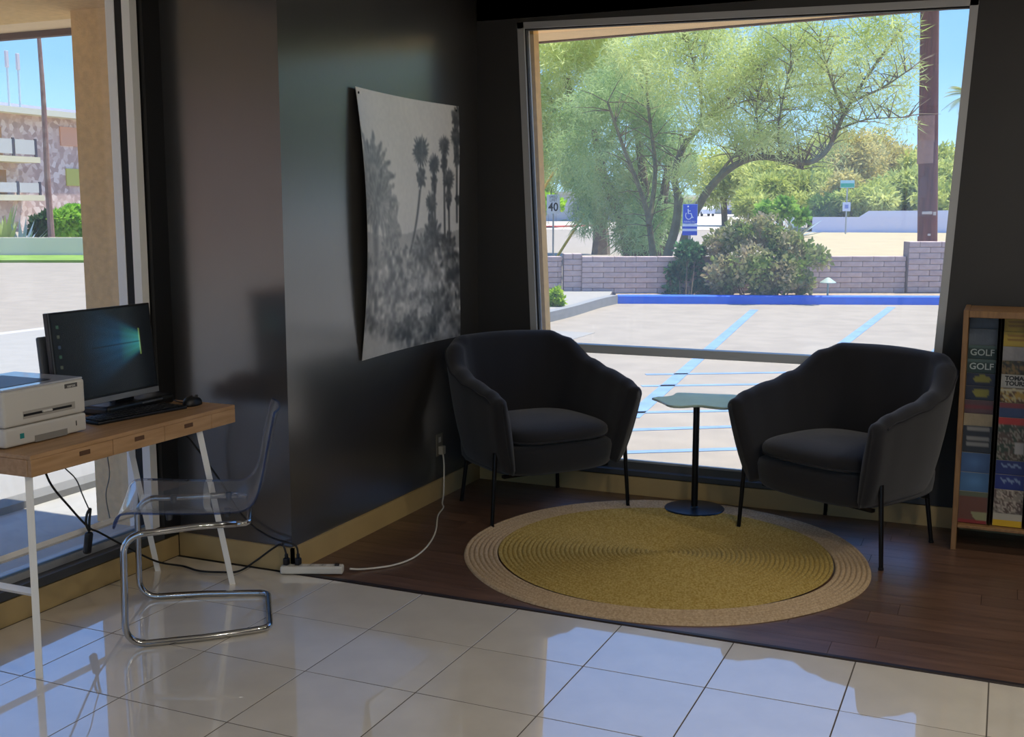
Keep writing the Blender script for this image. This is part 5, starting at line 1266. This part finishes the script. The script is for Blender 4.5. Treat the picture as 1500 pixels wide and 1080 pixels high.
def bro_img(kind, c, sd, hv):
    a, b = 24, 20; r = np.random.default_rng(sd); c = np.array(lin(c)); im = np.ones((a, b, 3)) * c; v = np.linspace(0, 1, a)[:, None] * np.ones((1, b)); u = np.ones((a, 1)) * np.linspace(0, 1, b)[None]
    def L(h): return np.array(lin(h))
    vis = v / hv       # 0..1 over the visible part
    g = r.random((a, b)); g = (g + np.roll(g, 1, 1) + np.roll(g, 1, 0) + np.roll(g, 2, 1) + np.roll(g, -1, 0)) / 5; g = .5 + (g - .5) * 1.3
    if kind in ('slate', 'redg', 'plain'): im *= (.85 + .3 * g)[..., None]
    if kind == 'redg': im[(vis > .35) & (vis < .7)] = L('8a3a40') * .8
    if kind == 'band': im[vis < .18] = L('55706a')
    if kind == 'yell': im[(np.hypot((u - .55) * 1.3, (vis - .5) * 1.1) < .38)] = L('8f8a30')
    if kind == 'yell2': im[(np.hypot((u - .5) * 1.3, (vis - .5)) < .22)] = L('20180c')
    if kind == 'lines':
        for q in (.12, .5, .74): im[(np.abs(vis - q) < .06) & (u > .12) & (u < .9)] = L('8a8a88')
    if kind == 'sky': im = im * (1 + .5 * np.exp(-((u - .5) ** 2 + (vis - .5) ** 2) * 12))[..., None]
    if kind == 'desert':
        im[vis < .15] = L('5f6650'); im[(vis > .6) & (u > .4) & (u - .4 > (vis - .6) * .8)] = L('93916a'); im[vis > .85] = L('8c2a26')
    if kind == 'yellow':
        for q in (.25, .6): im[(np.abs(vis - q) < .09) & (u > .15) & (u < .85)] = L('a8782a')
    if kind in ('leaf', 'food', 'street', 'people'):
        p = {'leaf': ('2c2418', '8a6d40', '4a4a2a'), 'food': ('b59440', '5a3a1c', 'c0b48a'), 'street': ('54443a', '31402e', '8a8478'), 'people': ('8c8478', '5b4a42', 'b4a79a')}[kind]
        im = np.where((g > .55)[..., None], L(p[1]), np.where((g < .42)[..., None], L(p[0]), L(p[2])))
    if kind == 'street': im[vis < .16] = L('b0302c'); im[(vis > .6) & (vis < .85) & (u > .62) & (u < .9)] = L('a9a7a6')
    if kind == 'food': im[np.abs(vis - .1) < .1] = L('c9c2a4')
    if kind == 'redblue': im[vis < .3] = L('7c3038')
    if kind == 'script':
        im[(np.abs(vis - .4 - .1 * np.sin(u * 25)) < .1) & (u > .2) & (u < .85)] = L('7f93b8')
    if kind == 'yband': im[vis > .45] = L('d8ae1c')
    if kind == 'whead': im[vis < .3] = L('c9c9c4')
    return im * .75
for ci, col in enumerate(cols):
    for bi, (v0, c, desc, kind, txt) in enumerate(col):
        z1 = zc(v0); z2 = zc(col[bi + 1][0] - 4) if bi + 1 < len(col) else zc(898)
        h = (z1 - z2) if bi + 1 == len(col) else max(z1 - z2, min(.20, z1 - .121))
        if z1 - h < .1215: h = z1 - .1215
        yb = 5.385 - bi * .0125
        wv_ = cw_ * (1.0 if kind != 'whead' else .96)
        e = empty('brochure', (cx_[ci], yb, z1 - h), 0, '%s, %s in the %s column of the rack' % (desc, ordn[bi], coln[ci]), 'brochure', 'brochures in the rack')
        e.rotation_euler = (0, 0, R(random.Random(ci * 20 + bi).uniform(-.5, .5)))
        MB().box((-wv_ / 2, -.003, 0), (wv_ / 2, .003, h)).build('pages', mat('brochure_paper_edge', '8f8b84', rough=.7), e)
        hv = (z1 - z2) / h
        painted('cover', bro_img(kind, c, ci * 40 + bi, hv), lambda u, v, h=h, wv_=wv_: (-wv_ / 2 + .0005 + (wv_ - .001) * u, -.0034, (h - .0005) * (1 - v)), attr_mat('brochure_print', rough=.45), e)
        if txt == 'GOLF': lettering('GOLF', .040, mat('golf_letters', 'b9c2bc', rough=.5), e, (0, -.0038, h - (z1 - z2) * .58), (R(90), 0, 0), depth=.0002, bold=.0006)
        elif txt:
            lettering('TOMAS', .026, mat('black_letters', '141414', rough=.5), e, (0, -.0038, h - (z1 - z2) * .32), (R(90), 0, 0), depth=.0002, bold=.0012)
            lettering('TOURS', .026, mat('black_letters', '141414'), e, (0, -.0038, h - (z1 - z2) * .76), (R(90), 0, 0), depth=.0002, bold=.0012)
    # small ledges that carry each column
    for bi in range(0, len(col)):
        pass
